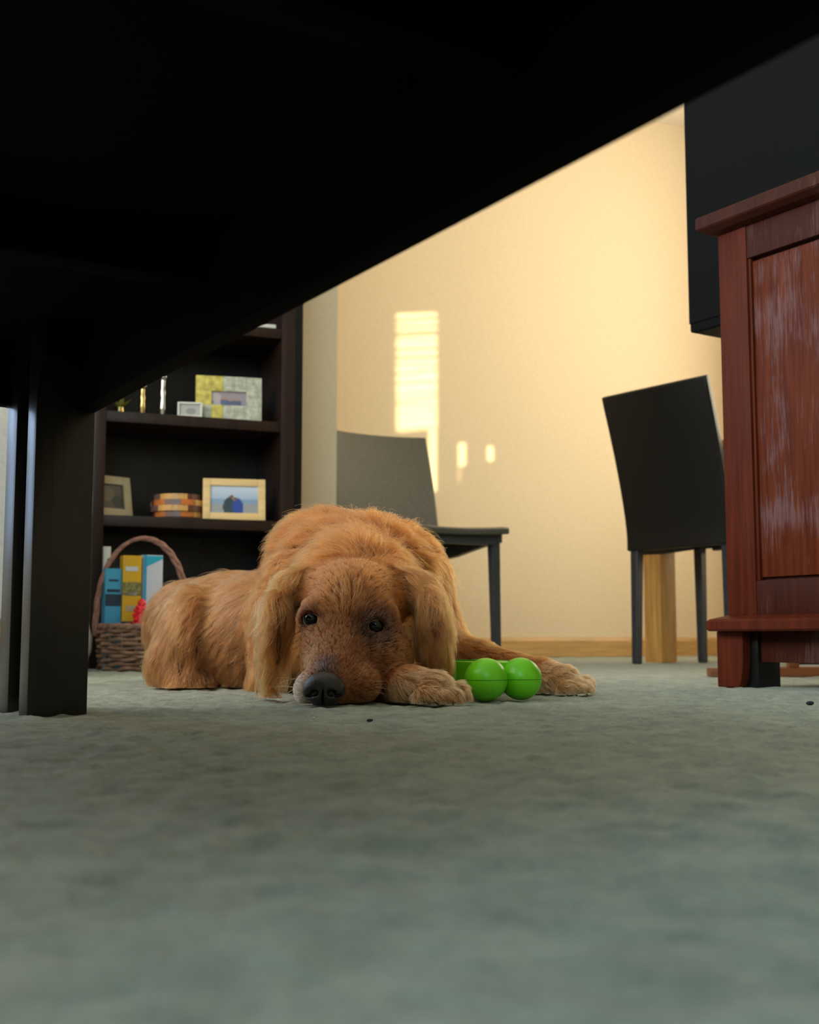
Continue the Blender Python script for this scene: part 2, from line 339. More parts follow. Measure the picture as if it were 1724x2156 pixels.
# local x runs along the long edge towards the camera, local y points away from the table, so the table fills y<0
APZ = 0.335
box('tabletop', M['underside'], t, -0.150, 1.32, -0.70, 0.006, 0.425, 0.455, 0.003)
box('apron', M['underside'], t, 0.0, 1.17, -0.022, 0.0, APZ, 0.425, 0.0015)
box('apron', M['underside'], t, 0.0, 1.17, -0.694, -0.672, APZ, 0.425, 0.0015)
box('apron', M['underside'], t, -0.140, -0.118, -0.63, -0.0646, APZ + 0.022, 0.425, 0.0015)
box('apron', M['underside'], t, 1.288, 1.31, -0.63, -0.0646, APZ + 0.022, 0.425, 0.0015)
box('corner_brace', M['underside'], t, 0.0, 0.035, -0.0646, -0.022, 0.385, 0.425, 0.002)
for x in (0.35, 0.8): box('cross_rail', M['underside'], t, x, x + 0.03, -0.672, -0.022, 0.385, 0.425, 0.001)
def table_leg(x0, y0, sx):
    l = box('leg', M['black_wood'], t, min(x0, x0 + sx * 0.036), max(x0, x0 + sx * 0.036), y0 - 0.0646, y0, 0.0, 0.425, 0.0015)
    box('leg_board', M['black_wood'], l, min(x0 + sx * 0.086, x0 + sx * 0.132), max(x0 + sx * 0.086, x0 + sx * 0.132), y0 - 0.0646, y0, 0.0, 0.425, 0.0015)
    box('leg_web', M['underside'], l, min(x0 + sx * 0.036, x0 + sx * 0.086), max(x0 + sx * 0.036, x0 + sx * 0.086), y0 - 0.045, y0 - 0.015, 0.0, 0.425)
for (x, sx) in ((0.0, -1), (1.17, 1)):
    for y in (0.0, -0.63): table_leg(x, y, sx)

# ------------------------------------------------------------------ bookcase and what stands in it
b = empty('bookcase', (0.7087, 3.35, 0), 0, 'tall dark espresso bookcase with photo frames, behind the dog', 'bookcase')
X0, X1, D = 0.4257 - 0.7087, 0.9918 - 0.7087, 0.29
box('side_panel', M['espresso'], b, X0, X0 + 0.0287, 0, D, 0, 1.85, 0.002)
box('side_panel', M['espresso'], b, X1 - 0.0407, X1, 0, D, 0, 1.85, 0.002)
box('shadow_strip', M['espresso_back'], b, X1, X1 + 0.030, 0.022, D, 0, 1.85, 0.001)  # added dark strip standing in for the bookcase's shadow on the wall
bp_ = box('back_panel', M['espresso_back'], b, X0 + 0.0287, X1 - 0.0407, D - 0.012, D, 0, 1.85)
for x in (-0.09, 0.08): box('groove_strip', M['espresso'], b, x - 0.002, x + 0.002, D - 0.0135, D - 0.012, 0.05, 1.83)
for z in (0.070, 0.4184, 0.708, 0.985, 1.27, 1.56): 
    s_ = box('shelf', M['espresso'], b, X0 + 0.0287, X1 - 0.0407, 0.004, D - 0.012, z - 0.030, z, 0.002)
box('top_board', M['espresso'], b, X0 - 0.02, X1 + 0.034, -0.02, D, 1.85, 1.885, 0.003)
box('plinth', M['espresso'], b, X0 + 0.0287, X1 - 0.0407, 0.03, 0.048, 0, 0.040)
BX = 0.7087; BY = 3.35

def print_sheet(parent, w, h, func, name='photo', y=0.0):
    nx, nz = 40, 30
    co = [((i / nx - 0.5) * w, y, j / nz * h) for i in range(nx + 1) for j in range(nz + 1)]
    q = [(i * (nz + 1) + j, (i + 1) * (nz + 1) + j, (i + 1) * (nz + 1) + j + 1, i * (nz + 1) + j + 1) for i in range(nx) for j in range(nz)]
    me = np_mesh(name, np.array(co), np.array(q)); at = me.color_attributes.new('print', 'FLOAT_COLOR', 'POINT')
    at.data.foreach_set('color', np.array([(*func(c[0] / w + 0.5, c[2] / h), 1) for c in co], dtype=np.float32).ravel())
    me.materials.append(M['print']); o = bpy.data.objects.new(name, me); COL.objects.link(o); o.parent = parent; return o
def blob(u, v, cu, cv, ru, rv): return ((u - cu) / ru) ** 2 + ((v - cv) / rv) ** 2 < 1
def beach(u, v):
    c = (0.40, 0.50, 0.66) if v > 0.52 else ((0.25, 0.36, 0.52) if v > 0.36 else (0.34, 0.35, 0.36))
    if v > 0.52: k = (v - 0.52) / 0.48; c = tuple(a + k * d for a, d in zip(c, (0.22, 0.2, 0.16)))
    if blob(u, v, 0.40, 0.22, 0.13, 0.36): c = (0.035, 0.06, 0.075)
    if blob(u, v, 0.58, 0.20, 0.11, 0.34): c = (0.03, 0.07, 0.34)
    if blob(u, v, 0.44, 0.60, 0.045, 0.07) or blob(u, v, 0.52, 0.53, 0.045, 0.065): c = (0.20, 0.09, 0.05)
    return c
def family(u, v):
    c = (0.36, 0.30, 0.33) if v > 0.45 else (0.30, 0.28, 0.36)
    for k, (cu, cv) in enumerate(((0.2, 0.42), (0.38, 0.5), (0.55, 0.42), (0.74, 0.46))):
        if blob(u, v, cu, cv - 0.28, 0.13, 0.26): c = ((0.42, 0.40, 0.45), (0.13, 0.15, 0.25), (0.11, 0.13, 0.24), (0.12, 0.13, 0.20))[k]
        if blob(u, v, cu, cv, 0.06, 0.09): c = (0.45, 0.27, 0.2)
    if blob(u, v, 0.1, 0.6, 0.18, 0.3): c = (0.5, 0.42, 0.42)
    return c
def dusk(u, v):
    c = (0.07, 0.06, 0.04)
    if blob(u, v, 0.35, 0.62, 0.3, 0.3): c = (0.13, 0.10, 0.06)
    if blob(u, v, 0.75, 0.3, 0.22, 0.25): c = (0.018, 0.026, 0.016)
    return c
def sketch(u, v): return (0.45, 0.44, 0.42) if not blob(u, v, 0.55, 0.4, 0.25, 0.3) else (0.30, 0.30, 0.29)

def frame(name, label, loc, rz, w, h, bw, tilt, m, func, group, pieces=None):
    r = empty(name, loc, rz, label, 'picture frame', group); T = Matrix.Rotation(-tilt, 4, 'X')
    def P(o): o.data.transform(T); return o
    th = 0.014
    for (x0, x1, z0, z1) in ((-w / 2, -w / 2 + bw, 0, h), (w / 2 - bw, w / 2, 0, h), (-w / 2 + bw, w / 2 - bw, 0, bw), (-w / 2 + bw, w / 2 - bw, h - bw, h)):
        if pieces is None:
            P(box('frame_rail', m, r, x0, x1, 0, th, z0, z1, 0.002))
        else:
            nx = max(1, round((x1 - x0) / 0.034)); nz = max(1, round((z1 - z0) / 0.044))
            for i in range(nx):
                for j in range(nz):
                    a0, a1 = x0 + (x1 - x0) * i / nx, x0 + (x1 - x0) * (i + 1) / nx; c0, c1 = z0 + (z1 - z0) * j / nz, z0 + (z1 - z0) * (j + 1) / nz
                    mm = M['stone_yellow'] if pieces((a0 + a1) / 2 / w + 0.5, (c0 + c1) / 2 / h) else m
                    P(box('stone_tile', mm, r, a0 + 0.0002, a1 - 0.0002, random.uniform(-0.0006, 0.0006), th, c0 + 0.0002, c1 - 0.0002, 0.0006))
    p = print_sheet(r, w - 2 * bw, h - 2 * bw, func); p.data.transform(Matrix.Translation((0, 0.006, bw))); P(p)
    P(box('frame_back', M['espresso_back'], r, -w / 2 + 0.004, w / 2 - 0.004, 0.008, th + 0.002, 0.004, h - 0.004))
    a = math.tan(tilt)
    MB().prism([(th + 0.004 + (h * 0.6) * a, h * 0.6), (th + 0.001 + 0.02 * a, 0.02), (th + 0.05, 0.0), (th + 0.056, 0.0)], -0.015, 0.015, axis='x').build('easel_back', M['espresso_back'], r)
    return r
Z1, Z2, Z3 = 0.4184, 0.708, 0.985
frame('photo_frame', 'grey and yellow stone photo frame holding a family photo, upper shelf', (0.805, 3.385, Z2 + 0.0005), R_(-8), 0.190, 0.131, 0.045, R_(4), M['stone'], family, None, lambda u, v: (u < 0.26 and v > 0.45) or (u < 0.5 and v > 0.7) or (0.15 < u < 0.5 and v < 0.2))
frame('photo_frame', 'small pale photo frame leaning in front of the stone frame', (0.689, 3.372, Z2 + 0.0005), R_(-12), 0.070, 0.046, 0.006, R_(12), M['white'], sketch, None)
frame('photo_frame', 'honey wood photo frame with a couple on a beach, lower shelf', (0.821, 3.368, Z1 + 0.0005), R_(-10), 0.178, 0.121, 0.021, R_(7), M['honey_frame'], beach, None)
frame('photo_frame', 'cream photo frame with a dark picture, at the left end of the lower shelf', (0.488, 3.40, Z1 + 0.0005), R_(26), 0.130, 0.118, 0.024, R_(10), M['cream_frame'], dusk, None)
# candlesticks / glass vases on the upper shelf
for (x, h, mm, lab) in ((0.624, 0.125, 'pewter', 'tall slim polished metal candlestick, beside the small pale frame'), (0.566, 0.095, 'brass', 'slim brass candlestick, shorter one of the two on the upper shelf')):
    c = empty('candlestick', (x, 3.44, Z2), 0, lab, 'candlestick')
    MB().lathe([(0.020, 0), (0.021, 0.004), (0.008, 0.012), (0.010, 0.03)]).build('foot', M[mm], c, smooth=50)
    MB().lathe([(0.010, 0.03), (0.0075, h * 0.5), (0.010, h * 0.62), (0.0075, h * 0.7), (0.008, h - 0.012)]).build('stem', M[mm], c, smooth=50)
    MB().lathe([(0.008, h - 0.012), (0.013, h - 0.006), (0.013, h), (0.010, h), (0.009, h - 0.005)]).build('candle_cup', M[mm], c, smooth=50)
sp = empty('leaf_sprig', (0.500, 3.42, Z2), 0, 'yellow green leaf sprig in a tiny pot, at the left end of the upper shelf', 'plant')
MB().lathe([(0.010, 0), (0.014, 0.004), (0.012, 0.022), (0.009, 0.022)]).build('pot', M['brass'], sp, smooth=50)
for k in range(9):
    a = k * 0.7; l = 0.026 + 0.010 * (k % 3)
    d = Vector((math.cos(a), math.sin(a) * 0.6, 0.7)).normalized(); u = d.cross(Vector((0, 0, 1))).normalized() * 0.007
    base = Vector((0, 0, 0.020)); mb = MB(); q = [mb.bm.verts.new(p) for p in (base, base + d * l * 0.5 + u, base + d * l, base + d * l * 0.5 - u)]
    mb.bm.faces.new(q); mb.bm.faces.new([mb.bm.verts.new(v.co + Vector((0, 0.0012, -0.0008))) for v in q][::-1]); mb.build('leaf', M['leaf'], sp)
# white tray on the highest shelf in view
wt = empty('white_tray', (0.895, 3.40, Z3), R_(-6), 'white shallow tray on the highest visible bookcase shelf', 'tray')
MB().box(-0.075, 0.045, -0.03, 0.07, 0.0, 0.004, 0.001).build('tray_base', M['white'], wt)
MB().box(-0.075, 0.045, -0.03, -0.026, 0.004, 0.014, 0.001).box(-0.075, 0.045, 0.066, 0.07, 0.004, 0.014, 0.001).box(-0.075, -0.071, -0.026, 0.066, 0.004, 0.014).box(0.041, 0.045, -0.026, 0.066, 0.004, 0.014).build('tray_rim', M['white'], wt)
# wooden bowl glued up from blocks
bo = empty('block_bowl', (0.680, 3.458, Z1), 0, 'round wooden bowl glued up from reddish and tan blocks', 'bowl')
cols = ['wood_red', 'wood_dark', 'wood_red', 'wood_tan', 'wood_red', 'wood_grey']
MB().lathe([(0.062, 0.0), (0.070, 0.003), (0.070, 0.006), (0.002, 0.006)], n=30).build('bowl_base', M['wood_dark'], bo, smooth=40)
for ring in range(4):
    r0 = (0.074, 0.079, 0.079, 0.072)[ring]; z0 = 0.006 + ring * 0.0165; n = 11
    for k in range(n):
        a0 = (k + 0.5 * (ring % 2)) * 2 * math.pi / n; a1 = a0 + 2 * math.pi / n * 0.985; ro = r0 + random.uniform(-0.0012, 0.0012)
        poly = [(ro * math.cos(a), ro * math.sin(a)) for a in np.linspace(a0, a1, 4)] + [((r0 - 0.013) * math.cos(a), (r0 - 0.013) * math.sin(a)) for a in np.linspace(a1, a0, 4)]
        MB().prism(poly, z0, z0 + 0.0163, axis='z').build('wood_block', M[cols[(k * 5 + ring * 3 + (k * ring) % 2) % 6]], bo)

# ------------------------------------------------------------------ basket and its contents (on the carpet in front of the bookcase)
BK = Vector((0.541, 3.205, 0.0)); RB = 0.112
bk = empty('basket', BK, R_(6), 'brown wicker basket with a tall hoop handle, behind the dog', 'basket')
rows = 10; NS = 18; HB = 0.105
for r in range(rows):
    z = 0.006 + r * HB / rows; rad = RB * (0.94 + 0.06 * r / (rows - 1)); pts = []
    for k in range(NS * 4):
        a = 2 * math.pi * k / (NS * 4); w = 0.0045 * math.cos(NS * a / 2 * 1.0 + math.pi * (r % 2)); w = 0.0062 * math.cos(NS / 2 * a + math.pi * (r % 2)) + 0.0012 * math.sin(5 * a + r * 1.7)
        pts.append(((rad + w) * math.cos(a), (rad + w) * 0.8 * math.sin(a), z + 0.0016 * math.sin(3 * a + r) + 0.0016 * math.sin(11 * a + r * 2.1)))
    MB().tube(pts, 0.0054, 6, closed=True).build('woven_strand', M['wicker'], bk, smooth=180)
for k in range(NS):
    a = 2 * math.pi * (k + 0.5) / NS
    MB().tube([(RB * 0.94 * math.cos(a), RB * 0.94 * 0.8 * math.sin(a), 0.002), (RB * math.cos(a), RB * 0.8 * math.sin(a), HB + 0.004)], 0.0032, 5).build('stake', M['wicker'], bk, smooth=180)
MB().lathe([(RB * 0.92, 0.001), (RB * 0.92, 0.006), (0.003, 0.006)], n=24, sy=0.8).build('basket_base', M['wicker'], bk)
for q in range(2):
    pts = []
    for k in range(72):
        a = 2 * math.pi * k / 72; w = 0.004 * math.cos(14 * a + math.pi * q); pts.append(((RB + w) * math.cos(a), (RB + w) * 0.8 * math.sin(a), HB + 0.007 + 0.004 * math.sin(14 * a + math.pi * q)))
    MB().tube(pts, 0.0062, 6, closed=True).build('rim_braid', M['wicker'], bk, smooth=180)
hp = []
for k in range(41):
    a = math.pi * k / 40; hp.append((-(RB + 0.010) * math.cos(a) * (1.0 + 0.05 * math.sin(a)), 0, 0.09 + 0.255 * math.sin(a) ** 0.85))
for q in range(3):
    pts = [(p[0] + 0.0042 * math.cos(k * 0.75 + q * 2.094), p[1] + 0.0042 * math.sin(k * 0.75 + q * 2.094), p[2] + 0.0025 * math.cos(k * 0.75 + q * 2.094)) for k, p in enumerate(hp)]
    MB().tube(pts, 0.0052, 6).build('handle_strand', M['wicker_handle'], bk, smooth=180)

def carton(name, label, x, y, rz, w, d, z0, z1, m, bands, group='boxes in the wicker basket', tilt=0.0):
    r = empty(name, (x, y, z0), rz, label, 'box'); r.rotation_euler = (tilt, 0, rz)
    h = z1 - z0
    box('carton', m, r, -w / 2, w / 2, -d / 2, d / 2, 0, h, 0.0012)
    for (a0, a1, u0, u1, mm) in bands:
        box('printed_band', mm, r, -w / 2 + w * u0, -w / 2 + w * u1, -d / 2 - 0.0008, -d / 2 + 0.0002, h * a0, h * a1)
    return r
carton('blue_carton', 'light blue narrow box with dark band, left in the basket', 0.4575, 3.19, R_(10), 0.042, 0.030, 0.0075, 0.262, M['blue_box'], [(0.62, 0.74, 0, 1, M['dark_band']), (0.76, 0.79, 0.1, 0.9, M['dark_band']), (0.87, 0.89, 0.2, 0.8, M['dark_band'])])
carton('black_carton', 'black box standing behind the light blue box', 0.474, 3.235, R_(8), 0.040, 0.030, 0.0075, 0.292, M['black_plastic'], [(0.88, 0.93, 0.3, 0.8, M['dark_band'])])
carton('yellow_carton', 'yellow box with olive picture band, middle of the basket', 0.5055, 3.195, R_(6), 0.049, 0.034, 0.0075, 0.297, M['yellow_box'], [(0.86, 0.90, 0.15, 0.8, M['pale_card']), (0.64, 0.76, 0, 1, M['olive_band']), (0.645, 0.665, 0.2, 0.75, M['pale_card']), (0.50, 0.55, 0.2, 0.75, M['cream_frame']), (0.0, 0.41, 0, 1, M['dark_band'])])
r_ = carton('white_carton', 'white box with blue edges, right in the basket', 0.5600, 3.205, R_(8), 0.053, 0.036, 0.0075, 0.300, M['pale_card'], [(0.0, 1.0, 0.0, 0.17, M['blue_box'])])
MB().prism([(-0.0175, 0.2905), (0.0255, 0.2905), (0.0255, 0.283), (-0.0175, 0.262)], -0.0188, -0.0178).build('teal_corner', M['teal'], r_)
rt = empty('red_toy', (0.529, 3.150, 0.080), R_(10), 'knobbly red rubber toy at the basket rim, under the yellow box', 'toy')
mb = MB().ball((0, 0, 0.050), (0.020, 0.018, 0.040), 24, 18)
for k in range(26):
    a = k * 2.4; zz = 0.02 + 0.065 * (k / 26); rr = 0.020 * math.sqrt(max(0.05, 1 - ((zz - 0.05) / 0.042) ** 2))
    mb.ball((rr * math.cos(a), rr * 0.9 * math.sin(a), zz), 0.0055, 8, 6)
mb.build('toy_body', M['red'], rt, smooth=180)
MB().ball((0, 0, 0.092), (0.011, 0.010, 0.012), 14, 10).build('toy_tip', M['red'], rt, smooth=180)
# wire bowl with paper behind the dog's back, white thing by the bookcase, pale book
wb = empty('wire_bowl', (0.765, 3.395, 0.070), 0, 'dark wire bowl holding white paper, on the bottom bookcase shelf', 'bowl')
for (rad, z) in ((0.070, 0.004), (0.095, 0.06), (0.108, 0.115), (0.112, 0.172)):
    MB().tube([(rad * math.cos(a), 0.82 * rad * math.sin(a), z) for a in np.linspace(0, 2 * math.pi, 40)[:-1]], 0.004 if z > 0.15 else 0.0025, 6, closed=True).build('wire_ring', M['twig'], wb, smooth=180)
for k in range(14):
    a = 2 * math.pi * k / 14
    MB().tube([(q * math.cos(a), 0.82 * q * math.sin(a), z) for q, z in ((0.070, 0.004), (0.095, 0.06), (0.108, 0.115), (0.112, 0.172))], 0.002, 5).build('wire_rib', M['twig'], wb, smooth=180)
pp = MB(); g = [[(-0.085 + 0.0158 * i, -0.06 + 0.012 * j, 0.135 + 0.02 * math.sin(i * 0.9 + j * 0.5) + 0.008 * math.cos(j * 1.3)) for j in range(10)] for i in range(11)]
tag(pp.sheet(g, 0.004).build('crumpled_paper', M['paper'], None, smooth=60, loc=(0.765, 3.395, 0.078)), 'crumpled white paper lying inside the dark wire bowl', 'paper')
bkk = empty('pale_book', (0.4665, 3.40, 0.070), 0, 'pale thin book standing upright beside the basket handle', 'book')
box('cover', M['white'], bkk, -0.011, -0.009, -0.04, 0.08, 0.0, 0.262, 0.0005); box('cover', M['white'], bkk, 0.009, 0.011, -0.04, 0.08, 0.0, 0.262, 0.0005)
box('spine', M['white'], bkk, -0.009, 0.009, -0.042, -0.039, 0.0, 0.262, 0.0005); box('pages', M['paper'], bkk, -0.009, 0.009, -0.039, 0.076, 0.004, 0.258)
vs = empty('white_vase', (0.369, 3.22, 0), 0, 'white round vase on the carpet, peeking out from behind the table leg', 'vase')
MB().lathe([(0.02, 0), (0.030, 0.012), (0.046, 0.05), (0.048, 0.085), (0.036, 0.12), (0.020, 0.135)], n=28).build('vase_body', M['white'], vs, smooth=60)
MB().lathe([(0.020, 0.135), (0.018, 0.142), (0.025, 0.152), (0.021, 0.152), (0.015, 0.142)], n=28).build('vase_lip', M['white'], vs, smooth=60)

# ------------------------------------------------------------------ armchair at the far left, behind the table leg
ac = empty('armchair', (-0.135, 2.98, 0), R_(2), 'pale grey armchair with a brown throw, far left behind the table leg', 'armchair')
box('seat_base', M['upholstery'], ac, -0.245, 0.245, -0.34, 0.34, 0.10, 0.36, 0.03)
box('seat_cushion', M['upholstery'], ac, -0.195, 0.195, -0.34, 0.215, 0.362, 0.47, 0.04)
box('backrest', M['upholstery'], ac, -0.25, 0.25, 0.22, 0.36, 0.362, 0.88, 0.05)
for s in (-1, 1):
    arm = box('armrest', M['upholstery'], ac, min(s * 0.20, s * 0.31), max(s * 0.20, s * 0.31), -0.35, 0.33, 0.11, 0.58, 0.05)
for x in (-0.22, 0.22):
    for y in (-0.28, 0.28): MB().lathe([(0.016, 0), (0.024, 0.10)], (x, y, 0), 12).build('leg', M['espresso'], ac, smooth=50)
th_ = MB(); g = []
for i in range(9):
    row = []
    for j in range(13):
        s = j / 12
        p = (0.205 + 0.118 * min(1, s / 0.4), 0.588) if s < 0.4 else (0.323 + 0.003 * math.sin(i * 1.7), 0.588 - 0.30 * (s - 0.4) / 0.6)
        row.append((p[0], -0.27 + i * 0.045 + 0.006 * math.sin(j * 0.9), p[1] + 0.004 * math.sin(i * 1.3)))
    g.append(row)
tw = th_.sheet(g, 0.008).build('throw', M['throw'], None, smooth=60, loc=(-0.135, 2.98, 0), rot=(0, 0, R_(2))); tag(tw, 'brown throw hanging over the arm of the pale armchair', 'blanket')

# ------------------------------------------------------------------ leather dining chairs
def dining_chair(label, cx, cy, th, m, mleg, hgt, fy=0.185):
    c = empty('dining_chair', cam_to_room(cx, cy), th + VIEW, label, 'chair', None)
    def prof(z):                                  # how far the back leans away at height z
        k = max(0.0, (z - 0.40) / (hgt - 0.40)); return -0.195 - 0.110 * k ** 1.35
    g = []
    for i in range(15):
        z = 0.362 + (hgt - 0.362) * i / 14; row = []
        for j in range(13):
            u = j / 12 * 2 - 1; hw = 0.205 + 0.006 * (i / 14)
            row.append((u * hw, prof(z) + 0.022 * (u * u - 0.5) * (i / 14) - 0.002, z + (0.006 * u * u if i == 14 else 0)))
        g.append(row)
    MB().sheet(g, 0.026).build('backrest', m, c, smooth=50, bevel=0.006)
    g = []
    for i in range(15):
        y = -0.180 + 0.415 * i / 14; row = []
        for j in range(11):
            u = j / 10 * 2 - 1
            row.append((u * 0.212, y, 0.430 - 0.010 * (1 - u * u) - 0.012 * math.sin(math.pi * i / 14) + (0.004 if i > 12 else 0) - 0.008 * (1 if i == 14 else 0)))
        g.append(row)
    MB().sheet(g, 0.022).build('seat', m, c, smooth=50, bevel=0.005)
    ap = MB()
    for s in (-1, 1):
        poly = [(-0.18, 0.414), (0.205, 0.416), (0.205, 0.390), (0.10, 0.380), (-0.06, 0.358), (-0.18, 0.350)]
        ap2 = MB().prism(poly, min(s * 0.182, s * 0.202), max(s * 0.182, s * 0.202), axis='x').build('side_rail', mleg, c)
    box('front_rail', mleg, c, -0.18, 0.18, 0.186, 0.206, 0.380, 0.414, 0.003)
    for sx in (-1, 1):
        for sy in (-1, 1):
            x, y = sx * 0.182, (fy if sy > 0 else -0.185); top = 0.416 if sy > 0 else 0.40; w0, w1 = 0.0125, 0.0160
            mb = MB(); v = [mb.bm.verts.new((x + a * w + (0.004 * sx if z == 0 else 0), y + b_ * w + (0.006 * sy if z == 0 else 0), z)) for z, w in ((0, w0), (top, w1)) for a, b_ in ((-1, -1), (1, -1), (1, 1), (-1, 1))]
            mb.bm.faces.new(v[:4][::-1]); mb.bm.faces.new(v[4:])
            for k in range(4): mb.bm.faces.new((v[k], v[(k + 1) % 4], v[4 + (k + 1) % 4], v[4 + k]))
            mb.build('leg', mleg, c, bevel=0.004)
    return c
dining_chair('leather dining chair facing us beyond the dog, partly behind the wall corner', 0.022, 3.97, R_(-150), M['leather_sheen'], M['chair_leg'], 0.797)
dining_chair('black leather dining chair seen from behind, beside the reddish chest', 0.994, 3.866, R_(-53.1), M['leather'], M['chair_leg'], 0.855, 0.125)

dt = empty('dining_table', cam_to_room(0.862, 4.165), R_(-53.1) + VIEW, 'light oak dining table behind the black chair, mostly hidden, square leg showing', 'table')
for x in (0.0, 0.92):
    for y in (0.0, 1.25): box('leg', M['oak'], dt, x - 0.0385, x + 0.0385, y - 0.0385, y + 0.0385, 0.0, 0.70, 0.003)
box('tabletop', M['oak'], dt, -0.05, 0.97, -0.05, 1.30, 0.70, 0.725, 0.004)
for y in (0.0, 1.25): box('apron', M['oak'], dt, 0.039, 0.88, y - 0.011, y + 0.011, 0.62, 0.70, 0.002)
for x in (0.0, 0.92): box('apron', M['oak'], dt, x - 0.011, x + 0.011, 0.039, 1.21, 0.62, 0.70, 0.002)

# ------------------------------------------------------------------ mahogany chest
CA = math.atan2(-0.84, 0.54) + VIEW
ch = empty('chest', cam_to_room(0.533, 2.109), CA, 'worn reddish mahogany wooden chest with a framed panel, at the right edge', 'chest')
W, DP, ZB, ZT = 0.56, 0.34, 0.122, 0.795
# bracket feet, base rail, moulding, framed front, side, back, top
def foot(x0, s, yb=False):
    y0 = DP - 0.02 if yb else 0.0
    poly = [(x0, 0.0), (x0 + s * 0.047, 0.0), (x0 + s * 0.053, 0.012), (x0 + s * 0.057, 0.035), (x0 + s * 0.0585, 0.06), (x0 + s * 0.058, 0.0957), (x0, 0.0957)]
    f_ = MB().prism(poly, y0, y0 + 0.02).build('foot', M['mahogany'], ch, bevel=0.002)
    y1 = y0 - 0.055 if yb else y0 + 0.02
    box('foot_block', M['espresso_back'], f_, min(x0 + s * 0.022, x0 + s * 0.074), max(x0 + s * 0.022, x0 + s * 0.074), y1, y1 + 0.055, 0, 0.0957, 0.002)  # dark finish puts the shade behind the foot into the block's colour
for yb in (False, True): foot(0.0, 1, yb); foot(W, -1, yb)
box('base_rail', M['mahogany_dark'], ch, 0.05, W - 0.05, 0.028, 0.046, 0.043, 0.0957, 0.002)
box('base_rail', M['mahogany_dark'], ch, 0.05, W - 0.05, DP - 0.046, DP - 0.028, 0.043, 0.0957, 0.002)
mo = MB(); o1, o2 = 0.025, 0.0
for_z = [(o1 - 0.003, 0.0955), (o1, 0.099), (o1, 0.112), (o1 - 0.004, 0.116), (o2, 0.1225)]
rings = [[mo.bm.verts.new(p) for p in ((0.026 - o, -o, z), (W - 0.026 + o, -o, z), (W - 0.026 + o, DP + o, z), (0.026 - o, DP + o, z))] for o, z in for_z]
for a, c in zip(rings, rings[1:]):
    for k in range(4): mo.bm.faces.new((a[k], a[(k + 1) % 4], c[(k + 1) % 4], c[k]))
mo.bm.faces.new(rings[0][::-1]); mo.bm.faces.new(rings[-1]); mo.build('base_moulding', M['mahogany'], ch)
B0, B1, SW = 0.028, W - 0.028, 0.063
box('stile', M['mahogany'], ch, B0, B0 + SW, 0.0, 0.022, ZB, ZT, 0.002); box('stile', M['mahogany'], ch, B1 - SW, B1, 0.0, 0.022, ZB, ZT, 0.002)
box('rail', M['mahogany_dark'], ch, B0 + SW, B1 - SW, 0.0015, 0.021, ZB, ZB + 0.058, 0.0015); box('rail', M['mahogany_dark'], ch, B0 + SW, B1 - SW, 0.0015, 0.021, ZT - 0.058, ZT, 0.0015)
box('panel', M['mahogany_panel'], ch, B0 + SW + 0.006, B1 - SW - 0.006, 0.0085, 0.018, ZB + 0.063, ZT - 0.063, 0.003)
box('panel_backing', M['mahogany_dark'], ch, B0 + SW, B1 - SW, 0.016, 0.021, ZB + 0.058, ZT - 0.058)
box('panel_bead', M['mahogany'], ch, B0 + SW, B0 + SW + 0.006, 0.004, 0.016, ZB + 0.058, ZT - 0.058, 0.002); box('panel_bead', M['mahogany'], ch, B1 - SW - 0.006, B1 - SW, 0.004, 0.016, ZB + 0.058, ZT - 0.058, 0.002)
for x in (B0, B1 - 0.02): box('side_panel', M['mahogany'], ch, x, x + 0.02, 0.022, DP, ZB, ZT, 0.002)
box('back_panel', M['mahogany_dark'], ch, B0 + 0.02, B1 - 0.02, DP - 0.012, DP, ZB, ZT)
to = MB(); rings = [[to.bm.verts.new(p) for p in ((0.028 - o, -o, z), (W - 0.028 + o, -o, z), (W - 0.028 + o, DP + o * 0.3, z), (0.028 - o, DP + o * 0.3, z))] for o, z in ((0.001, 0.7952), (0.014, 0.7990), (0.025, 0.8060), (0.027, 0.809), (0.027, 0.827), (0.025, 0.830))]
for a, c in zip(rings, rings[1:]):
    for k in range(4): to.bm.faces.new((a[k], a[(k + 1) % 4], c[(k + 1) % 4], c[k]))
to.bm.faces.new(rings[0][::-1]); to.bm.faces.new(rings[-1]); to.build('top_board', M['mahogany_dark'], ch)

# ------------------------------------------------------------------ dark box on its wooden stand behind the chest
st = empty('wooden_stand', cam_to_room(0.840, 2.70), R_(0) + VIEW, 'reddish wooden stand on the carpet behind the chest, carrying the dark box', 'stand')
box('base_rail', M['stand_wood'], st, -0.185, 0.42, -0.055, -0.015, 0.0, 0.0185, 0.002)
box('base_rail', M['stand_wood'], st, -0.02, 0.42, 0.055, 0.085, 0.0, 0.0185, 0.002)
for x in (-0.001, 0.36): box('upright', M['stand_wood'], st, x - 0.010, x + 0.012, -0.045, -0.020, 0.0185, 0.770, 0.002)
box('foot_panel', M['espresso_back'], st, 0.012, 0.348, -0.040, -0.028, 0.026, 0.16)
box('top_plate', M['stand_wood'], st, -0.011, 0.372, -0.055, 0.085, 0.770, 0.7885, 0.002)
pb = empty('pale_box', cam_to_room(0.86, 2.96), VIEW, 'low pale carton on the carpet under the chest, behind the stand', 'box')
box('carton', M['white'], pb, -0.05, 0.03, -0.03, 0.05, 0.0, 0.05, 0.002); box('lid', M['cream_frame'], pb, -0.052, 0.032, -0.032, 0.052, 0.05, 0.062, 0.002)
db = empty('dark_box', (cam_to_room(0.652, 2.75)[0], cam_to_room(0.652, 2.75)[1], 0.789), CA, 'large raised blue black box behind the top of the chest', 'box')
box('box_body', M['navy'], db, 0.0, 0.56, 0.0, 0.30, 0.0, 0.75, 0.006)
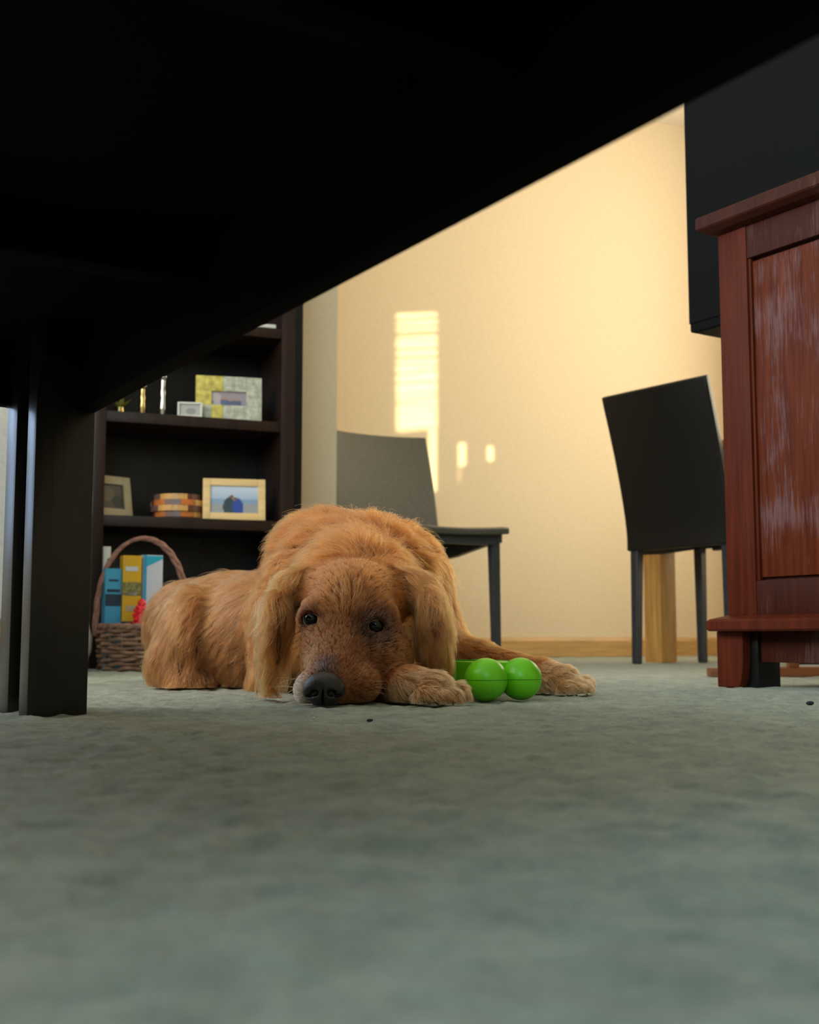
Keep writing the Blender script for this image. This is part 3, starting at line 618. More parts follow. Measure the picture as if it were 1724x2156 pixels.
box('box_base', M['black_plastic'], db, 0.012, 0.548, 0.012, 0.288, -0.0004, 0.004)
box('front_lip', M['navy'], db, 0.002, 0.558, -0.004, 0.001, 0.02, 0.745, 0.001)

# ------------------------------------------------------------------ lint on the carpet
for k, (p, r, mm, lab) in enumerate((((0.4232, 1.1544, 0), 0.0024, 'crumb_dark', 'dark speck of lint on the carpet just in front of the dog\'s nose'), ((1.0498, 1.2441, 0), 0.004, 'crumb_dark', 'dark fleck on the carpet near the right edge, below the chest'), ((0.3815, 1.209, 0), 0.0016, 'crumb_pale', 'pale crumb on the carpet left of the dark lint speck'))):
    tag(MB().ball((0, 0, 0), (r * 1.4, r, r * 0.7), 10, 6).ball((r, 0.3 * r, 0.1 * r), (r * 0.7, r * 0.6, r * 0.5), 8, 6).build('lint', M[mm], None, smooth=180, loc=(p[0], p[1], 0.002)), lab, 'lint')

# ------------------------------------------------------------------ green bone toy
gt = empty('bone_toy', cam_to_room(0.127, 1.648), VIEW + R_(29), 'lime green rubber bone toy lying between the dog\'s front paws', 'dog toy')
GR = 0.0292
def lobe(x, y, r=GR, nm='lobe'):
    o = MB().ball((x, y, r * 0.985), (r, r, r * 0.985), 40, 26).build(nm, M['green'], gt, smooth=180)
    MB().tube([(x + (r + 0.0001) * math.cos(a), y + (r + 0.0001) * math.sin(a), r * 0.985) for a in np.linspace(0, 2 * math.pi, 60)[:-1]], 0.0006, 5, closed=True).build('seam', M['green_dark'], o, smooth=180)
    return o
lobe(-0.0280, 0.0); lobe(0.0280, 0.0)
lobe(-0.0240, 0.112, 0.0270); lobe(0.0240, 0.112, 0.0270)
box('shaft', M['green'], gt, -0.0235, 0.0235, 0.002, 0.112, 0.010, 0.0530, 0.009)
for x in (-0.0150, 0.0150): MB().tube([(x, y, 0.0529) for y in np.linspace(0.012, 0.103, 8)], 0.0014, 6).build('ridge', M['green_dark'], gt, smooth=180)
# ------------------------------------------------------------------ the dog: one continuous body grown from a signed distance field
# coordinates here run x = to the picture's right, y = away from the lens, z = up; the finished body is turned into the room at the end
PR = []
def caps(lab, a, ra, b, rb, k=0.02): PR.append((lab, 'c', np.array(a), ra, np.array(b), rb, k, None))
def ell(lab, c, r, k=0.02, rot=(0, 0, 0)):
    from mathutils import Euler
    PR.append((lab, 'e', np.array(c), np.array(r), None, None, k, np.array(Euler(rot).to_matrix())))
def prim_d(p, P):
    if p[1] == 'c':
        a, ra, b, rb = p[2], p[3], p[4], p[5]; ab = b - a
        t = np.clip(((P - a) @ ab) / (ab @ ab), 0, 1)
        return np.sqrt((((P - a) - t[..., None] * ab) ** 2).sum(-1)) - (ra + (rb - ra) * t)
    q = (P - p[2]) @ p[7]; r = p[3]
    k0 = np.sqrt(((q / r) ** 2).sum(-1)); k1 = np.sqrt(((q / r ** 2) ** 2).sum(-1)) + 1e-9
    return np.where(k0 < 1e-3, -r.min(), k0 * (k0 - 1) / k1)

# trunk, shoulders, rump
caps('trunk', (-0.1327, 1.97, 0.0942), 0.100, (-0.316, 2.17, 0.0909), 0.098, 0.03)
ell('trunk', (-0.2434, 2.06, 0.0826), (0.115, 0.11, 0.100), 0.04)
caps('trunk', (-0.316, 2.17, 0.0951), 0.095, (-0.4063, 2.27, 0.1045), 0.085, 0.04)
ell('neck', (-0.147, 1.965, 0.1981), (0.080, 0.095, 0.088), 0.025)
ell('neck', (-0.0185, 1.965, 0.1772), (0.068, 0.090, 0.084), 0.025)
caps('neck', (-0.0807, 1.755, 0.1522), 0.078, (-0.0812, 1.93, 0.1733), 0.105, 0.035)
ell('neck', (-0.0852, 1.86, 0.0937), (0.135, 0.12, 0.075), 0.04)
caps('shoulder', (-0.0015, 1.96, 0.1478), 0.070, (0.048, 1.95, 0.0524), 0.048, 0.03)
caps('shoulder', (-0.1831, 1.93, 0.1166), 0.070, (-0.1995, 1.88, 0.0281), 0.045, 0.03)
caps('neck', (-0.1868, 1.87, 0.1779), 0.030, (-0.1375, 1.865, 0.2181), 0.034, 0.022)
caps('neck', (-0.1375, 1.865, 0.2181), 0.034, (-0.053, 1.865, 0.224), 0.034, 0.022)
caps('neck', (-0.053, 1.865, 0.224), 0.034, (0.0044, 1.87, 0.189), 0.030, 0.022)
# haunch and hind foot on the near side, tail behind
ell('haunch', (-0.3778, 2.09, 0.0826), (0.054, 0.115, 0.088), 0.02, (0, R_(8), R_(12)))
caps('haunch', (-0.3919, 2.04, 0.043), 0.044, (-0.3664, 2, 0.009), 0.026, 0.02)
caps('hindpaw', (-0.3773, 2.03, 0.0032), 0.018, (-0.339, 2.005, 0.0019), 0.014, 0.02)
caps('tail', (-0.4341, 2.33, 0.0416), 0.032, (-0.5527, 2.52, 0.0185), 0.014, 0.02)
# head
ell('skull', (-0.0772, 1.655, 0.1218), (0.063, 0.085, 0.064), 0.02)
ell('skull', (-0.0792, 1.695, 0.1406), (0.080, 0.060, 0.046), 0.03)
ell('brow', (-0.1216, 1.598, 0.1224), (0.021, 0.02, 0.014), 0.018)
ell('brow', (-0.042, 1.6, 0.1175), (0.022, 0.02, 0.014), 0.018)
caps('muzzle', (-0.0882, 1.61, 0.0831), 0.043, (-0.1014, 1.512, 0.0276), 0.0275, 0.03)
ell('cheek', (-0.1122, 1.605, 0.0582), (0.029, 0.05, 0.052), 0.022)
ell('cheek', (-0.0353, 1.615, 0.0549), (0.037, 0.055, 0.052), 0.025)
ell('flew', (-0.1267, 1.52, 0.0202), (0.0165, 0.026, 0.020), 0.010)
ell('flew', (-0.0662, 1.545, 0.0251), (0.029, 0.040, 0.0245), 0.016)
caps('jaw', (-0.0956, 1.515, 0.0111), 0.011, (-0.066, 1.66, 0.0123), 0.030, 0.02)
# ears: flaps hanging beside the cheeks
caps('ear', (-0.115, 1.7, 0.1648), 0.018, (-0.1563, 1.685, 0.1548), 0.017, 0.025)
caps('ear', (-0.1563, 1.685, 0.1548), 0.017, (-0.181, 1.66, 0.1219), 0.013, 0.02)
ell('ear', (-0.1803, 1.645, 0.0927), (0.0120, 0.036, 0.052), 0.016, (0, R_(5), R_(-8)))
caps('ear', (-0.0414, 1.7, 0.1648), 0.018, (0.0027, 1.69, 0.1537), 0.017, 0.025)
caps('ear', (0.0027, 1.69, 0.1537), 0.017, (0.0275, 1.67, 0.1221), 0.013, 0.02)
ell('ear', (0.0312, 1.66, 0.0966), (0.0150, 0.036, 0.056), 0.012, (0, R_(-6), R_(8)))
# the right foreleg folded under the chin, its paw towards the picture's right
caps('foreleg', (-0.1125, 1.78, 0.0277), 0.040, (-0.0456, 1.625, 0.022), 0.030, 0.015)
caps('foreleg', (-0.0456, 1.625, 0.022), 0.028, (-0.0012, 1.56, 0.0221), 0.0235, 0.012)
caps('paw', (-0.0024, 1.56, 0.0215), 0.0235, (0.0317, 1.535, 0.0196), 0.0215, 0.012)
for q in ((0.0182, 1.512, 0.0112), (0.0353, 1.51, 0.0102), (0.0509, 1.52, 0.0108), (0.0602, 1.545, 0.0144)):
    ell('paw', q, (0.0125, 0.0155, 0.0115), 0.006)
# the left foreleg stretched out past the toy
caps('foreleg', (0.0562, 1.97, 0.0483), 0.045, (0.1109, 1.92, 0.0432), 0.032, 0.02)
caps('foreleg', (0.1109, 1.92, 0.0432), 0.032, (0.1973, 1.82, 0.0271), 0.0225, 0.015)
caps('paw', (0.1973, 1.82, 0.0271), 0.0220, (0.2261, 1.79, 0.0198), 0.0215, 0.012)
for q in ((0.2269, 1.765, 0.0098), (0.2402, 1.772, 0.0088), (0.2529, 1.788, 0.0102), (0.2582, 1.81, 0.0141)):
    ell('paw', q, (0.0125, 0.0145, 0.0115), 0.006)
LAB = [p[0] for p in PR]

H = 0.0027
LO = np.array([-0.50, 1.42, -0.008]); HI = np.array([0.34, 2.62, 0.33])
NX, NY, NZ = [int(v) for v in np.ceil((HI - LO) / H) + 1]
AX = [LO[i] + H * np.arange(n) for i, n in enumerate((NX, NY, NZ))]
SDF = np.full((NX, NY, NZ), 0.2, dtype=np.float32)
def region(lo, hi):
    a = np.maximum(0, np.floor((lo - LO) / H).astype(int)); b = np.minimum((NX, NY, NZ), np.ceil((hi - LO) / H).astype(int) + 1)
    sl = tuple(slice(x, y) for x, y in zip(a, b))
    return sl, np.stack(np.meshgrid(*[AX[i][sl[i]] for i in range(3)], indexing='ij'), -1)
def smin(a, b, k):
    h = np.maximum(k - np.abs(a - b), 0) / k; return np.minimum(a, b) - h * h * k * 0.25
MARG = 0.045
for p in PR:
    if p[1] == 'c': lo = np.minimum(p[2] - p[3], p[4] - p[5]); hi = np.maximum(p[2] + p[3], p[4] + p[5])
    else: m_ = p[3].max() if np.abs(p[7] - np.eye(3)).max() > 1e-6 else p[3]; lo = p[2] - m_; hi = p[2] + m_
    sl, P = region(lo - MARG, hi + MARG)
    SDF[sl] = smin(SDF[sl], prim_d(p, P), p[6])
def sdf_at(P):
    q = np.clip((P - LO) / H, 0, np.array([NX, NY, NZ]) - 1.001); i = q.astype(np.int32); f = q - i
    x, y, z = i[:, 0], i[:, 1], i[:, 2]; fx, fy, fz = f[:, 0], f[:, 1], f[:, 2]
    c = lambda a, b, d: SDF[x + a, y + b, z + d]
    return (((c(0, 0, 0) * (1 - fz) + c(0, 0, 1) * fz) * (1 - fy) + (c(0, 1, 0) * (1 - fz) + c(0, 1, 1) * fz) * fy) * (1 - fx)
            + ((c(1, 0, 0) * (1 - fz) + c(1, 0, 1) * fz) * (1 - fy) + (c(1, 1, 0) * (1 - fz) + c(1, 1, 1) * fz) * fy) * fx)
def grad_at(P):
    e = 0.004; g = np.stack([sdf_at(P + np.eye(3)[k] * e) - sdf_at(P - np.eye(3)[k] * e) for k in range(3)], -1)
    return g / (np.linalg.norm(g, axis=1, keepdims=True) + 1e-9)
# eyes: find the face's surface, sink an eyeball in it, grow lids and open them
ER = 0.0118; EYES = []
for q in ((-0.1288, 1.58, 0.1084), (-0.0439, 1.58, 0.0992)):
    ys = np.linspace(1.48, 1.68, 400); d = sdf_at(np.stack([np.full(400, q[0]), ys, np.full(400, q[2])], -1))
    y = ys[np.argmax(d < 0)]; EYES.append(np.array([q[0], y + 0.0075, q[2]]))
for c in EYES:
    sl, P = region(c - 0.05, c + 0.05)
    lid = np.linalg.norm((P - c) / np.array([1.12, 1.0, 0.95]), axis=-1) - 0.0152
    S = smin(SDF[sl], lid, 0.008)
    ball = np.linalg.norm(P - c, axis=-1) - (ER - 0.001)
    w = P - (c + np.array([0, -0.013, -0.0005])); r = np.array([0.0122, 0.0135, 0.0092]); k0 = np.sqrt(((w / r) ** 2).sum(-1)); k1 = np.sqrt(((w / r ** 2) ** 2).sum(-1)) + 1e-9
    slot = k0 * (k0 - 1) / k1
    S = -smin(-S, slot, 0.002); SDF[sl] = S
# nose leather: a dent for it in the muzzle is not needed, it sits on the end
NOSE = np.array((-0.1041, 1.484, 0.0217))
# mouth crease under the flews
sl, P = region(np.array([-0.50, 1.42, -0.008]), np.array([0.34, 2.62, 0.02]))
SDF[sl] = np.maximum(SDF[sl], 0.0035 - P[..., 2])

def surface_net(S, lo, h):
    ins = S < 0; nx, ny, nz = S.shape
    c8 = [(a, b, d) for a in (0, 1) for b in (0, 1) for d in (0, 1)]
    v = lambda A, o: A[o[0]:nx - 1 + o[0], o[1]:ny - 1 + o[1], o[2]:nz - 1 + o[2]]
    cnt = np.zeros((nx - 1, ny - 1, nz - 1), np.int8)
    for o in c8: cnt += v(ins, o)
    act = np.argwhere((cnt > 0) & (cnt < 8)); ids = np.full(cnt.shape, -1, np.int32); ids[tuple(act.T)] = np.arange(len(act))
    acc = np.zeros((len(act), 3)); n = np.zeros(len(act))
    for o in c8:
        for ax in range(3):
            if o[ax]: continue
            o2 = list(o); o2[ax] = 1
            a = S[act[:, 0] + o[0], act[:, 1] + o[1], act[:, 2] + o[2]]; b = S[act[:, 0] + o2[0], act[:, 1] + o2[1], act[:, 2] + o2[2]]
            m = (a < 0) != (b < 0); t = np.where(m, a / np.where(m, a - b, 1), 0)
            pt = np.tile(np.array(o, float), (len(act), 1)); pt[:, ax] += t; acc[m] += pt[m]; n[m] += 1
    co = lo + (act + acc / n[:, None]) * h
    quads = []
    for ax in range(3):
        sl0 = [slice(None)] * 3; sl1 = [slice(None)] * 3; sl0[ax] = slice(0, -1); sl1[ax] = slice(1, None)
        A, B = ins[tuple(sl0)], ins[tuple(sl1)]; e = np.argwhere(A != B); u, w = [(1, 2), (2, 0), (0, 1)][ax]
        ok = (e[:, u] > 0) & (e[:, w] > 0) & (e[:, u] < S.shape[u] - 1) & (e[:, w] < S.shape[w] - 1); e = e[ok]
        du = np.eye(3, dtype=int)[u]; dw = np.eye(3, dtype=int)[w]; g = lambda q: ids[q[:, 0], q[:, 1], q[:, 2]]
        q = np.stack([g(e - du - dw), g(e - dw), g(e), g(e - du)], -1)
        s_ = A[tuple(e.T)]; q[~s_] = q[~s_][:, ::-1]; quads.append(q)
    return co, np.concatenate(quads)
co, quads = surface_net(SDF, LO, H)

DOG_O = np.array([-0.10, 1.75, 0.0])
def classify(P, names=False):
    D = np.stack([prim_d(p, P) for p in PR], 0); return np.argmin(D, 0)
U = sorted(set(LAB)); LID = np.array([U.index(l) for l in LAB])
def lab_is(L, *names): return np.isin(L, [U.index(n) for n in names])

GOLD = np.array((0.285, 0.080, 0.0165))
def coat(P, L):
    c = np.tile(GOLD, (len(P), 1)).astype(float)
    def paint(mask, col, amt=1.0): c[mask] = c[mask] * (1 - amt) + np.array(col) * amt
    paint(lab_is(L, 'trunk'), (0.235, 0.078, 0.0225)); paint(lab_is(L, 'haunch', 'hindpaw', 'tail'), (0.235, 0.075, 0.019))
    paint(lab_is(L, 'ear'), (0.34, 0.112, 0.028)); paint(lab_is(L, 'skull', 'brow'), (0.265, 0.075, 0.0165))
    paint(lab_is(L, 'muzzle', 'cheek', 'jaw', 'flew'), (0.225, 0.072, 0.021)); paint(lab_is(L, 'paw'), (0.46, 0.21, 0.085))
    def near(q, r, col, amt, sc=(1, 1, 1)):
        w = np.clip(1.35 - np.linalg.norm((P - np.array(q)) / np.array(sc), axis=1) / r, 0, 1)[:, None] * amt
        c[:] = c * (1 - w) + np.array(col) * w
    for e, rr in zip(EYES, (0.023, 0.030)): near(e, rr, (0.025, 0.012, 0.010), 0.9)  # pigmented eye rims, the right one widened to hold socket shade
    near(EYES[1] + np.array([-0.006, 0, -0.007]), 0.030, (0.045, 0.02, 0.013), 0.75)  # shade around the right eye, painted into the coat colour
    near(NOSE + np.array([0.001, 0.012, 0.026]), 0.024, (0.055, 0.034, 0.036), 0.9, (0.75, 1.2, 1.0))
    near((-0.1348, 1.505, 0.015), 0.022, (0.72, 0.55, 0.42), 0.9)
    near((-0.1993, 1.93, 0.2151), 0.035, (0.50, 0.13, 0.018), 0.6)
    near((-0.0867, 1.58, 0.117), 0.014, (0.42, 0.18, 0.06), 0.5, (0.6, 1, 2.0))
    near((-0.1221, 1.55, 0.0381), 0.03, (0.40, 0.19, 0.08), 0.5)
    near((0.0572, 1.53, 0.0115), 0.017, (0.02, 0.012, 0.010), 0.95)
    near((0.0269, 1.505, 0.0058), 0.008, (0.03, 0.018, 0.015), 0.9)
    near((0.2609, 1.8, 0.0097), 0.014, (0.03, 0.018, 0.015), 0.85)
    return c
# body mesh
bl = LID[classify(co)]
me = np_mesh('dog', co - DOG_O, quads); at = me.color_attributes.new('print', 'FLOAT_COLOR', 'POINT')
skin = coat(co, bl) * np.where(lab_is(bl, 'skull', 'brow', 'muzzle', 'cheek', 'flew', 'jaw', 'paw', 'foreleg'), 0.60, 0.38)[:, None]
at.data.foreach_set('color', np.concatenate([skin, np.ones((len(skin), 1))], 1).astype(np.float32).ravel())
me.materials.append(attr_mat('dog_undercoat', 0.9, 0.1))
dog = bpy.data.objects.new('dog', me); COL.objects.link(dog)
dog.location = cam_to_room(*DOG_O[:2]); dog.rotation_euler = (0, 0, VIEW)
tag(dog, 'golden retriever lying on the carpet with its chin down, looking at us', 'dog')
def dl(p): return tuple(np.array(p) - DOG_O)

# eyes, nose, claws
def eye_mat():
    m, nt, b = new_mat('dog_eye'); L = nt.links.new; N = nt.nodes.new
    tc = N('ShaderNodeTexCoord'); sx = N('ShaderNodeVectorMath'); sx.operation = 'DOT_PRODUCT'; sx.inputs[1].default_value = (0.16, -0.98, 0.14)
    nrm = N('ShaderNodeVectorMath'); nrm.operation = 'NORMALIZE'; L(tc.outputs['Object'], nrm.inputs[0]); L(nrm.outputs[0], sx.inputs[0])
    r = N('ShaderNodeValToRGB'); el = r.color_ramp.elements
    el[0].position = 0.0; el[0].color = (0.42, 0.38, 0.36, 1); el[1].position = 0.87; el[1].color = (0.003, 0.003, 0.004, 1)
    for pos, c in ((0.52, (0.42, 0.38, 0.36, 1)), (0.56, (0.006, 0.004, 0.004, 1)), (0.82, (0.010, 0.005, 0.003, 1))):
        e = el.new(pos); e.color = c
    L(sx.outputs['Value'], r.inputs[0]); L(r.outputs[0], b.inputs['Base Color']); b.inputs['Roughness'].default_value = 0.05; b.inputs['Specular IOR Level'].default_value = 0.3; return m
em = eye_mat()
for c in EYES: MB().ball((0, 0, 0), ER, 32, 24).build('eye', em, dog, smooth=180, loc=dl(c))
h = 0.0011; lo = NOSE - 0.036; n = int(0.072 / h)
G = np.stack(np.meshgrid(*[lo[i] + h * np.arange(n) for i in range(3)], indexing='ij'), -1) - NOSE
def el_(G, c, r):
    q = G - np.array(c); r = np.array(r); k0 = np.sqrt(((q / r) ** 2).sum(-1)); k1 = np.sqrt(((q / r ** 2) ** 2).sum(-1)) + 1e-9; return k0 * (k0 - 1) / k1
S = el_(G, (0, 0, 0.004), (0.0245, 0.020, 0.0180)); S = smin(S, el_(G, (0, -0.002, -0.009), (0.0165, 0.016, 0.0125)), 0.012)
for s in (-1, 1):
    S = smin(S, el_(G, (s * 0.0165, -0.003, -0.001), (0.0085, 0.011, 0.009)), 0.006)
    S = -smin(-S, el_(G, (s * 0.0105, -0.0190, -0.0035), (0.0052, 0.0075, 0.0042)), 0.003)
    S = -smin(-S, el_(G, (s * 0.0195, -0.0130, -0.0070), (0.0060, 0.0080, 0.0022)), 0.003)
S = -smin(-S, el_(G, (0, -0.019, -0.011), (0.0010, 0.006, 0.012)), 0.003)
S = np.maximum(S, 0.0036 - (G[..., 2] + NOSE[2]))
nco, nq = surface_net(S.astype(np.float32), lo, h)
nm = np_mesh('nose', nco - DOG_O, nq); nm.materials.append(M['nose']); no = bpy.data.objects.new('nose', nm); COL.objects.link(no); no.parent = dog
for q in ((0.0163, 1.498, 0.0056), (0.0343, 1.496, 0.0045), (0.0522, 1.506, 0.0051), (0.0671, 1.538, 0.0076), (0.2252, 1.752, 0.0042), (0.2396, 1.758, 0.0033), (0.2566, 1.776, 0.0045)):
    q = np.array(q); MB().tube([dl(q + np.array((-0.004, 0.006, 0.003))), dl(q + np.array((0.0, -0.001, 0.001))), dl(q + np.array((0.002, -0.004, -0.003)))], [0.0026, 0.0022, 0.0006], 8).build('claw', M['claw'], dog, smooth=180)

# ---- fur
tri = np.concatenate([quads[:, [0, 1, 2]], quads[:, [0, 2, 3]]]); A, B, Cc = co[tri[:, 0]], co[tri[:, 1]], co[tri[:, 2]]
cr = np.cross(B - A, Cc - A); ar = np.linalg.norm(cr, axis=1) / 2; tn = cr / (2 * ar[:, None] + 1e-12); mid = (A + B + Cc) / 3
tl = LID[classify(mid)]
#          density(1/m2) length  lift  clump gravity curl  root-radius
FUR = dict(trunk=(200e3, .040, .32, .50, .12, .40, .00034), neck=(200e3, .046, .50, .60, .04, .55, .00032), shoulder=(200e3, .044, .40, .60, .18, .45, .00032),
           haunch=(210e3, .048, .36, .58, .20, .55, .00034), hindpaw=(250e3, .022, .4, .5, .05, .3, .0003), tail=(90e3, .05, .4, .5, .2, .4, .0004),
           skull=(430e3, .0155, .32, .45, .0, .35, .00022), brow=(480e3, .0105, .34, .35, .0, .25, .00020), muzzle=(620e3, .0055, .26, .2, .0, .2, .00017),
           cheek=(480e3, .0100, .30, .45, .05, .30, .00021), flew=(560e3, .0055, .28, .2, .0, .2, .00017), jaw=(350e3, .010, .3, .3, .0, .2, .00022),
           ear=(520e3, .062, .42, .80, .26, .95, .00022), foreleg=(300e3, .020, .38, .5, .08, .35, .00027), paw=(430e3, .0165, .60, .62, .05, .40, .00024))
tab = np.array([FUR[u] for u in U])
dens = tab[tl, 0].copy(); back = tn[:, 1] > 0.45; dens[back & (mid[:, 1] > 1.75)] *= 0.4
dens[(mid[:, 2] < 0.006)] = 0
inner = lab_is(tl, 'ear') & (tn[:, 0] * np.sign(mid[:, 0] + 0.073) < -0.55) & (mid[:, 2] < 0.125) & (mid[:, 0] < 0); dens[inner] *= 0.10
for e in EYES: dens[np.linalg.norm((mid - e) / np.array([1.0, 1.2, 0.85]), axis=1) < 0.0150] = 0
dens[np.linalg.norm((mid - NOSE) / np.array([1.05, 1.0, 0.95]), axis=1) < 0.0215] = 0
w = ar * dens; N = int(w.sum()); cum = np.cumsum(w)
ti = np.searchsorted(cum, rng.random(N) * cum[-1]); u = rng.random((N, 2)); fl_ = u.sum(1) > 1; u[fl_] = 1 - u[fl_]
root = A[ti] + u[:, :1] * (B[ti] - A[ti]) + u[:, 1:] * (Cc[ti] - A[ti]); L = tl[ti]; par = tab[L]
nrm = grad_at(root)
def field(P, L):
    F = np.zeros_like(P)
    def put(mask, v): F[mask] = v[mask] if v.ndim == 2 else v
    k = lambda *n_: lab_is(L, *n_)
    away = P - (NOSE + np.array([0.012, 0.0, 0.0])); away = away / np.linalg.norm(away, axis=1, keepdims=True)
    put(k('skull', 'brow', 'muzzle', 'cheek', 'flew', 'jaw'), away + np.array([0, 0.35, 0.0]))
    m = k('cheek', 'jaw'); F[m] += np.array([0, 0.2, -0.35])
    m = k('skull'); F[m] += np.stack([(P[m, 0] + 0.073) * 15, 0 * P[m, 0], -np.abs(P[m, 0] + 0.073) * 9], -1)
    put(k('neck'), np.array([-0.25, 0.55, -0.35])); m = k('neck'); F[m] += np.stack([(P[m, 0] + 0.075) * 6.5, 0 * P[m, 0], np.where(P[m, 2] > 0.22, 0.55, -0.1)], -1)
    put(k('shoulder'), np.array([-0.1, 0.25, -1.0])); m = k('shoulder') & (P[:, 0] > 0); F[m] = np.array([0.55, 0.2, -0.8])
    put(k('trunk'), np.array([-0.62, 0.35, -0.62])); put(k('tail'), np.array([-0.5, 0.7, -0.3]))
    put(k('haunch'), np.array([-0.50, 0.15, -0.85])); put(k('hindpaw'), np.array([0.8, -0.3, -0.3]))
    put(k('ear'), np.array([0.0, -0.05, -1.0])); m = k('ear'); s = np.sign(P[m, 0] + 0.07); F[m] += np.stack([s * np.where(P[m, 2] > 0.125, 0.9, np.where(P[m, 2] < 0.06, 0.25, 0.06)), 0 * s, 0 * s], -1)
    put(k('foreleg'), np.array([0.75, -0.35, -0.35])); put(k('paw'), np.array([0.75, -0.30, -0.10])); m = k('paw') & (P[:, 0] > 0.12); F[m] += np.stack([0 * P[m, 0], 0 * P[m, 0], (P[m, 2] - 0.028) * 22], -1)
    m = k('paw') & (P[:, 0] < 0.12); F[m] = np.stack([0.45 + (P[m, 0] - 0.02) * 14, np.full(m.sum(), -0.40), (P[m, 2] - 0.034) * 26], -1)
    # slow waves in the lie of the coat
    F += 0.45 * par[:, 5:6] * np.stack([value_noise(P[:, 0] / .03 + q * 17, P[:, 2] / .03 + P[:, 1] / .045, 30 + q) - 0.5 for q in range(3)], -1) * 2
    return F / (np.linalg.norm(F, axis=1, keepdims=True) + 1e-9)
SEG = 8
length = par[:, 1] * rng.uniform(0.55, 1.2, N); fly = rng.random(N) < 0.05; length[fly] *= 1.25
lowear = lab_is(L, 'ear') & (root[:, 2] < 0.08); length[lowear] *= 1.0
length[lab_is(L, 'neck') & (root[:, 2] > 0.2)] *= 1.05
nearhead = lab_is(L, 'skull') & (root[:, 1] > 1.66); length[nearhead] *= 1.9
F0 = field(root, L); F0 -= nrm * (F0 * nrm).sum(1, keepdims=True); F0 /= np.linalg.norm(F0, axis=1, keepdims=True) + 1e-9
d = F0 + nrm * (par[:, 2:3] + 0.25 * fly[:, None]) + rng.normal(0, 0.11, (N, 3)); d /= np.linalg.norm(d, axis=1, keepdims=True)
pts = np.zeros((N, SEG, 3)); p = root - nrm * 0.0008; pts[:, 0] = p
wob = rng.normal(0, 1, (N, 3)); grav = np.array([0, 0, -1.0])
for s in range(1, SEG):
    p = p + d * (length / (SEG - 1))[:, None]
    g = grad_at(p); sd = sdf_at(p); off = 0.0012 + 0.10 * length * (s / SEG); push = np.maximum(0, off - sd)
    p = p + g * np.minimum(push, 0.01)[:, None]; p[:, 2] = np.maximum(p[:, 2], 0.0030 + 0.002 * rng.random(N)); pts[:, s] = p
    d = d + grav * par[:, 4:5] * 0.9 + 0.12 * par[:, 5:6] * wob * math.cos(s * 1.7)
    inn = (d * g).sum(1, keepdims=True); d = d - g * np.minimum(inn, 0) * 0.8 - g * np.maximum(inn, 0) * 0.25
    d /= np.linalg.norm(d, axis=1, keepdims=True)
# clumping: strands lean towards a few leaders
from mathutils import kdtree
cl_n = N // 40; lead = rng.choice(N, cl_n, replace=False); kd = kdtree.KDTree(cl_n)
for i, q in enumerate(lead): kd.insert(root[q], i)
kd.balance(); near_i = np.array([kd.find(r)[1] for r in root]); ld = lead[near_i]
same = L[ld] == L; tt = np.linspace(0, 1, SEG)
cw = (par[:, 3] * rng.uniform(0.5, 1.2, N) * same)[:, None, None] * (tt ** 1.3)[None, :, None]
pts = pts * (1 - cw) + pts[ld] * cw
amp = np.where(lab_is(L, 'ear'), 0.0078, np.where(par[:, 1] > 0.03, 0.0035, 0.0009)); ph = (near_i * 2.399) % (2 * math.pi)
side = np.cross(F0, nrm); wave = np.sin(tt[None, :] * 7.5 + ph[:, None]) - np.sin(ph)[:, None]
pts = pts + side[:, None, :] * (amp[:, None] * wave * tt[None, :])[:, :, None]
pts[:, :, 2] = np.maximum(pts[:, :, 2], 0.003)
rad = par[:, 6:7] * np.linspace(1, 0.25, SEG)[None, :] * rng.uniform(0.8, 1.2, (N, 1))
lead_tone = np.exp(rng.normal(0, 1, cl_n)[near_i] * np.where(lab_is(L, 'ear'), 0.26, np.where(par[:, 1] > 0.03, 0.08, 0.0)))
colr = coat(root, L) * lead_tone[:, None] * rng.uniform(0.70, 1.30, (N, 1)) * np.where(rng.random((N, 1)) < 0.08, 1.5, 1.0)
colr = np.clip(colr * (0.8 + 0.4 * value_noise(root[:, 0] / 0.02, root[:, 2] / 0.02 + root[:, 1] / 0.02, 77))[:, None], 0.004, 0.9)
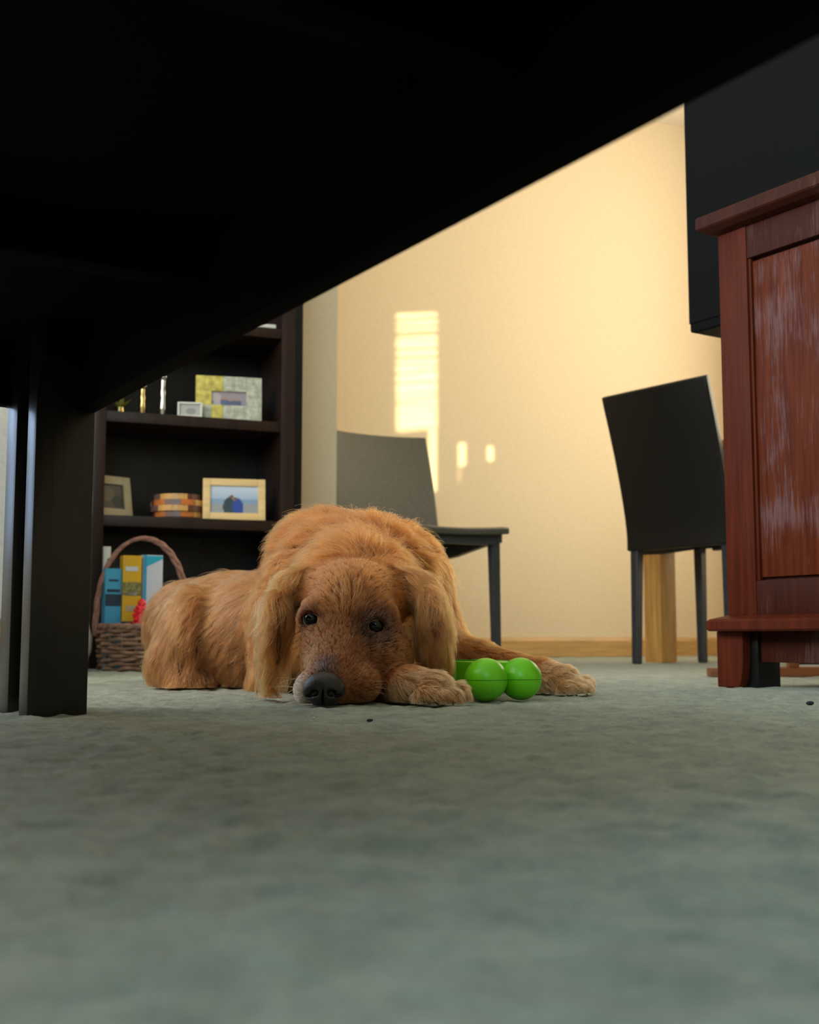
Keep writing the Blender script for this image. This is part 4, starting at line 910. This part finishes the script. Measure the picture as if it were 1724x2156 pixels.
# a few whiskers
WN = 16; wp = np.zeros((WN, SEG, 3)); 
for k in range(WN):
    s = -1 if k % 2 else 1; a = np.array((-0.1261, 1.512, 0.0217)) if s < 0 else np.array((-0.0654, 1.525, 0.0224)); a = a + rng.normal(0, 0.004, 3)
    dv = np.array([s * 0.8, -0.15, rng.uniform(-0.15, 0.45)])
    for j in range(SEG): wp[k, j] = a + dv * 0.048 * j / (SEG - 1) + np.array([0, 0, -0.012]) * (j / (SEG - 1)) ** 2
wp[:, :, 2] = np.maximum(wp[:, :, 2], 0.004)
pts = np.concatenate([pts, wp]); rad = np.concatenate([rad, np.full((WN, SEG), 0.00022) * np.linspace(1, .3, SEG)]); colr = np.concatenate([colr, np.tile([[0.6, 0.45, 0.25]], (WN, 1))])
def hair_mat():
    m = bpy.data.materials.new('golden_fur'); m.use_nodes = True; nt = m.node_tree; nt.nodes.clear(); L_ = nt.links.new
    o = nt.nodes.new('ShaderNodeOutputMaterial'); a = nt.nodes.new('ShaderNodeAttribute'); a.attribute_name = 'fur_color'
    hi = nt.nodes.new('ShaderNodeHairInfo'); mx = nt.nodes.new('ShaderNodeMix'); mx.data_type = 'RGBA'; mx.blend_type = 'MULTIPLY'
    rp = nt.nodes.new('ShaderNodeMapRange'); rp.inputs[3].default_value = 0.66; rp.inputs[4].default_value = 1.36; L_(hi.outputs['Intercept'], rp.inputs[0])
    sc = nt.nodes.new('ShaderNodeVectorMath'); sc.operation = 'SCALE'; L_(a.outputs['Color'], sc.inputs[0]); L_(rp.outputs[0], sc.inputs['Scale'])
    b = nt.nodes.new('ShaderNodeBsdfHairPrincipled'); b.model = 'CHIANG'; b.parametrization = 'COLOR'
    L_(sc.outputs[0], b.inputs['Color']); b.inputs['Roughness'].default_value = 0.42; b.inputs['Radial Roughness'].default_value = 0.55
    b.inputs['Random Roughness'].default_value = 0.2
    L_(b.outputs[0], o.inputs[0]); return m
hc = bpy.data.hair_curves.new('fur'); NT = len(pts); hc.add_curves([SEG] * NT)
hc.attributes['position'].data.foreach_set('vector', (pts - DOG_O).astype(np.float32).ravel())
ra = hc.attributes.get('radius') or hc.attributes.new('radius', 'FLOAT', 'POINT'); ra.data.foreach_set('value', rad.astype(np.float32).ravel())
ca = hc.attributes.new('fur_color', 'FLOAT_COLOR', 'CURVE'); ca.data.foreach_set('color', np.concatenate([colr, np.ones((NT, 1))], 1).astype(np.float32).ravel())
hc.materials.append(hair_mat())
fur = bpy.data.objects.new('fur', hc); COL.objects.link(fur); fur.parent = dog; fur['kind'] = 'stuff'
print('strands', NT, 'body verts', len(co))
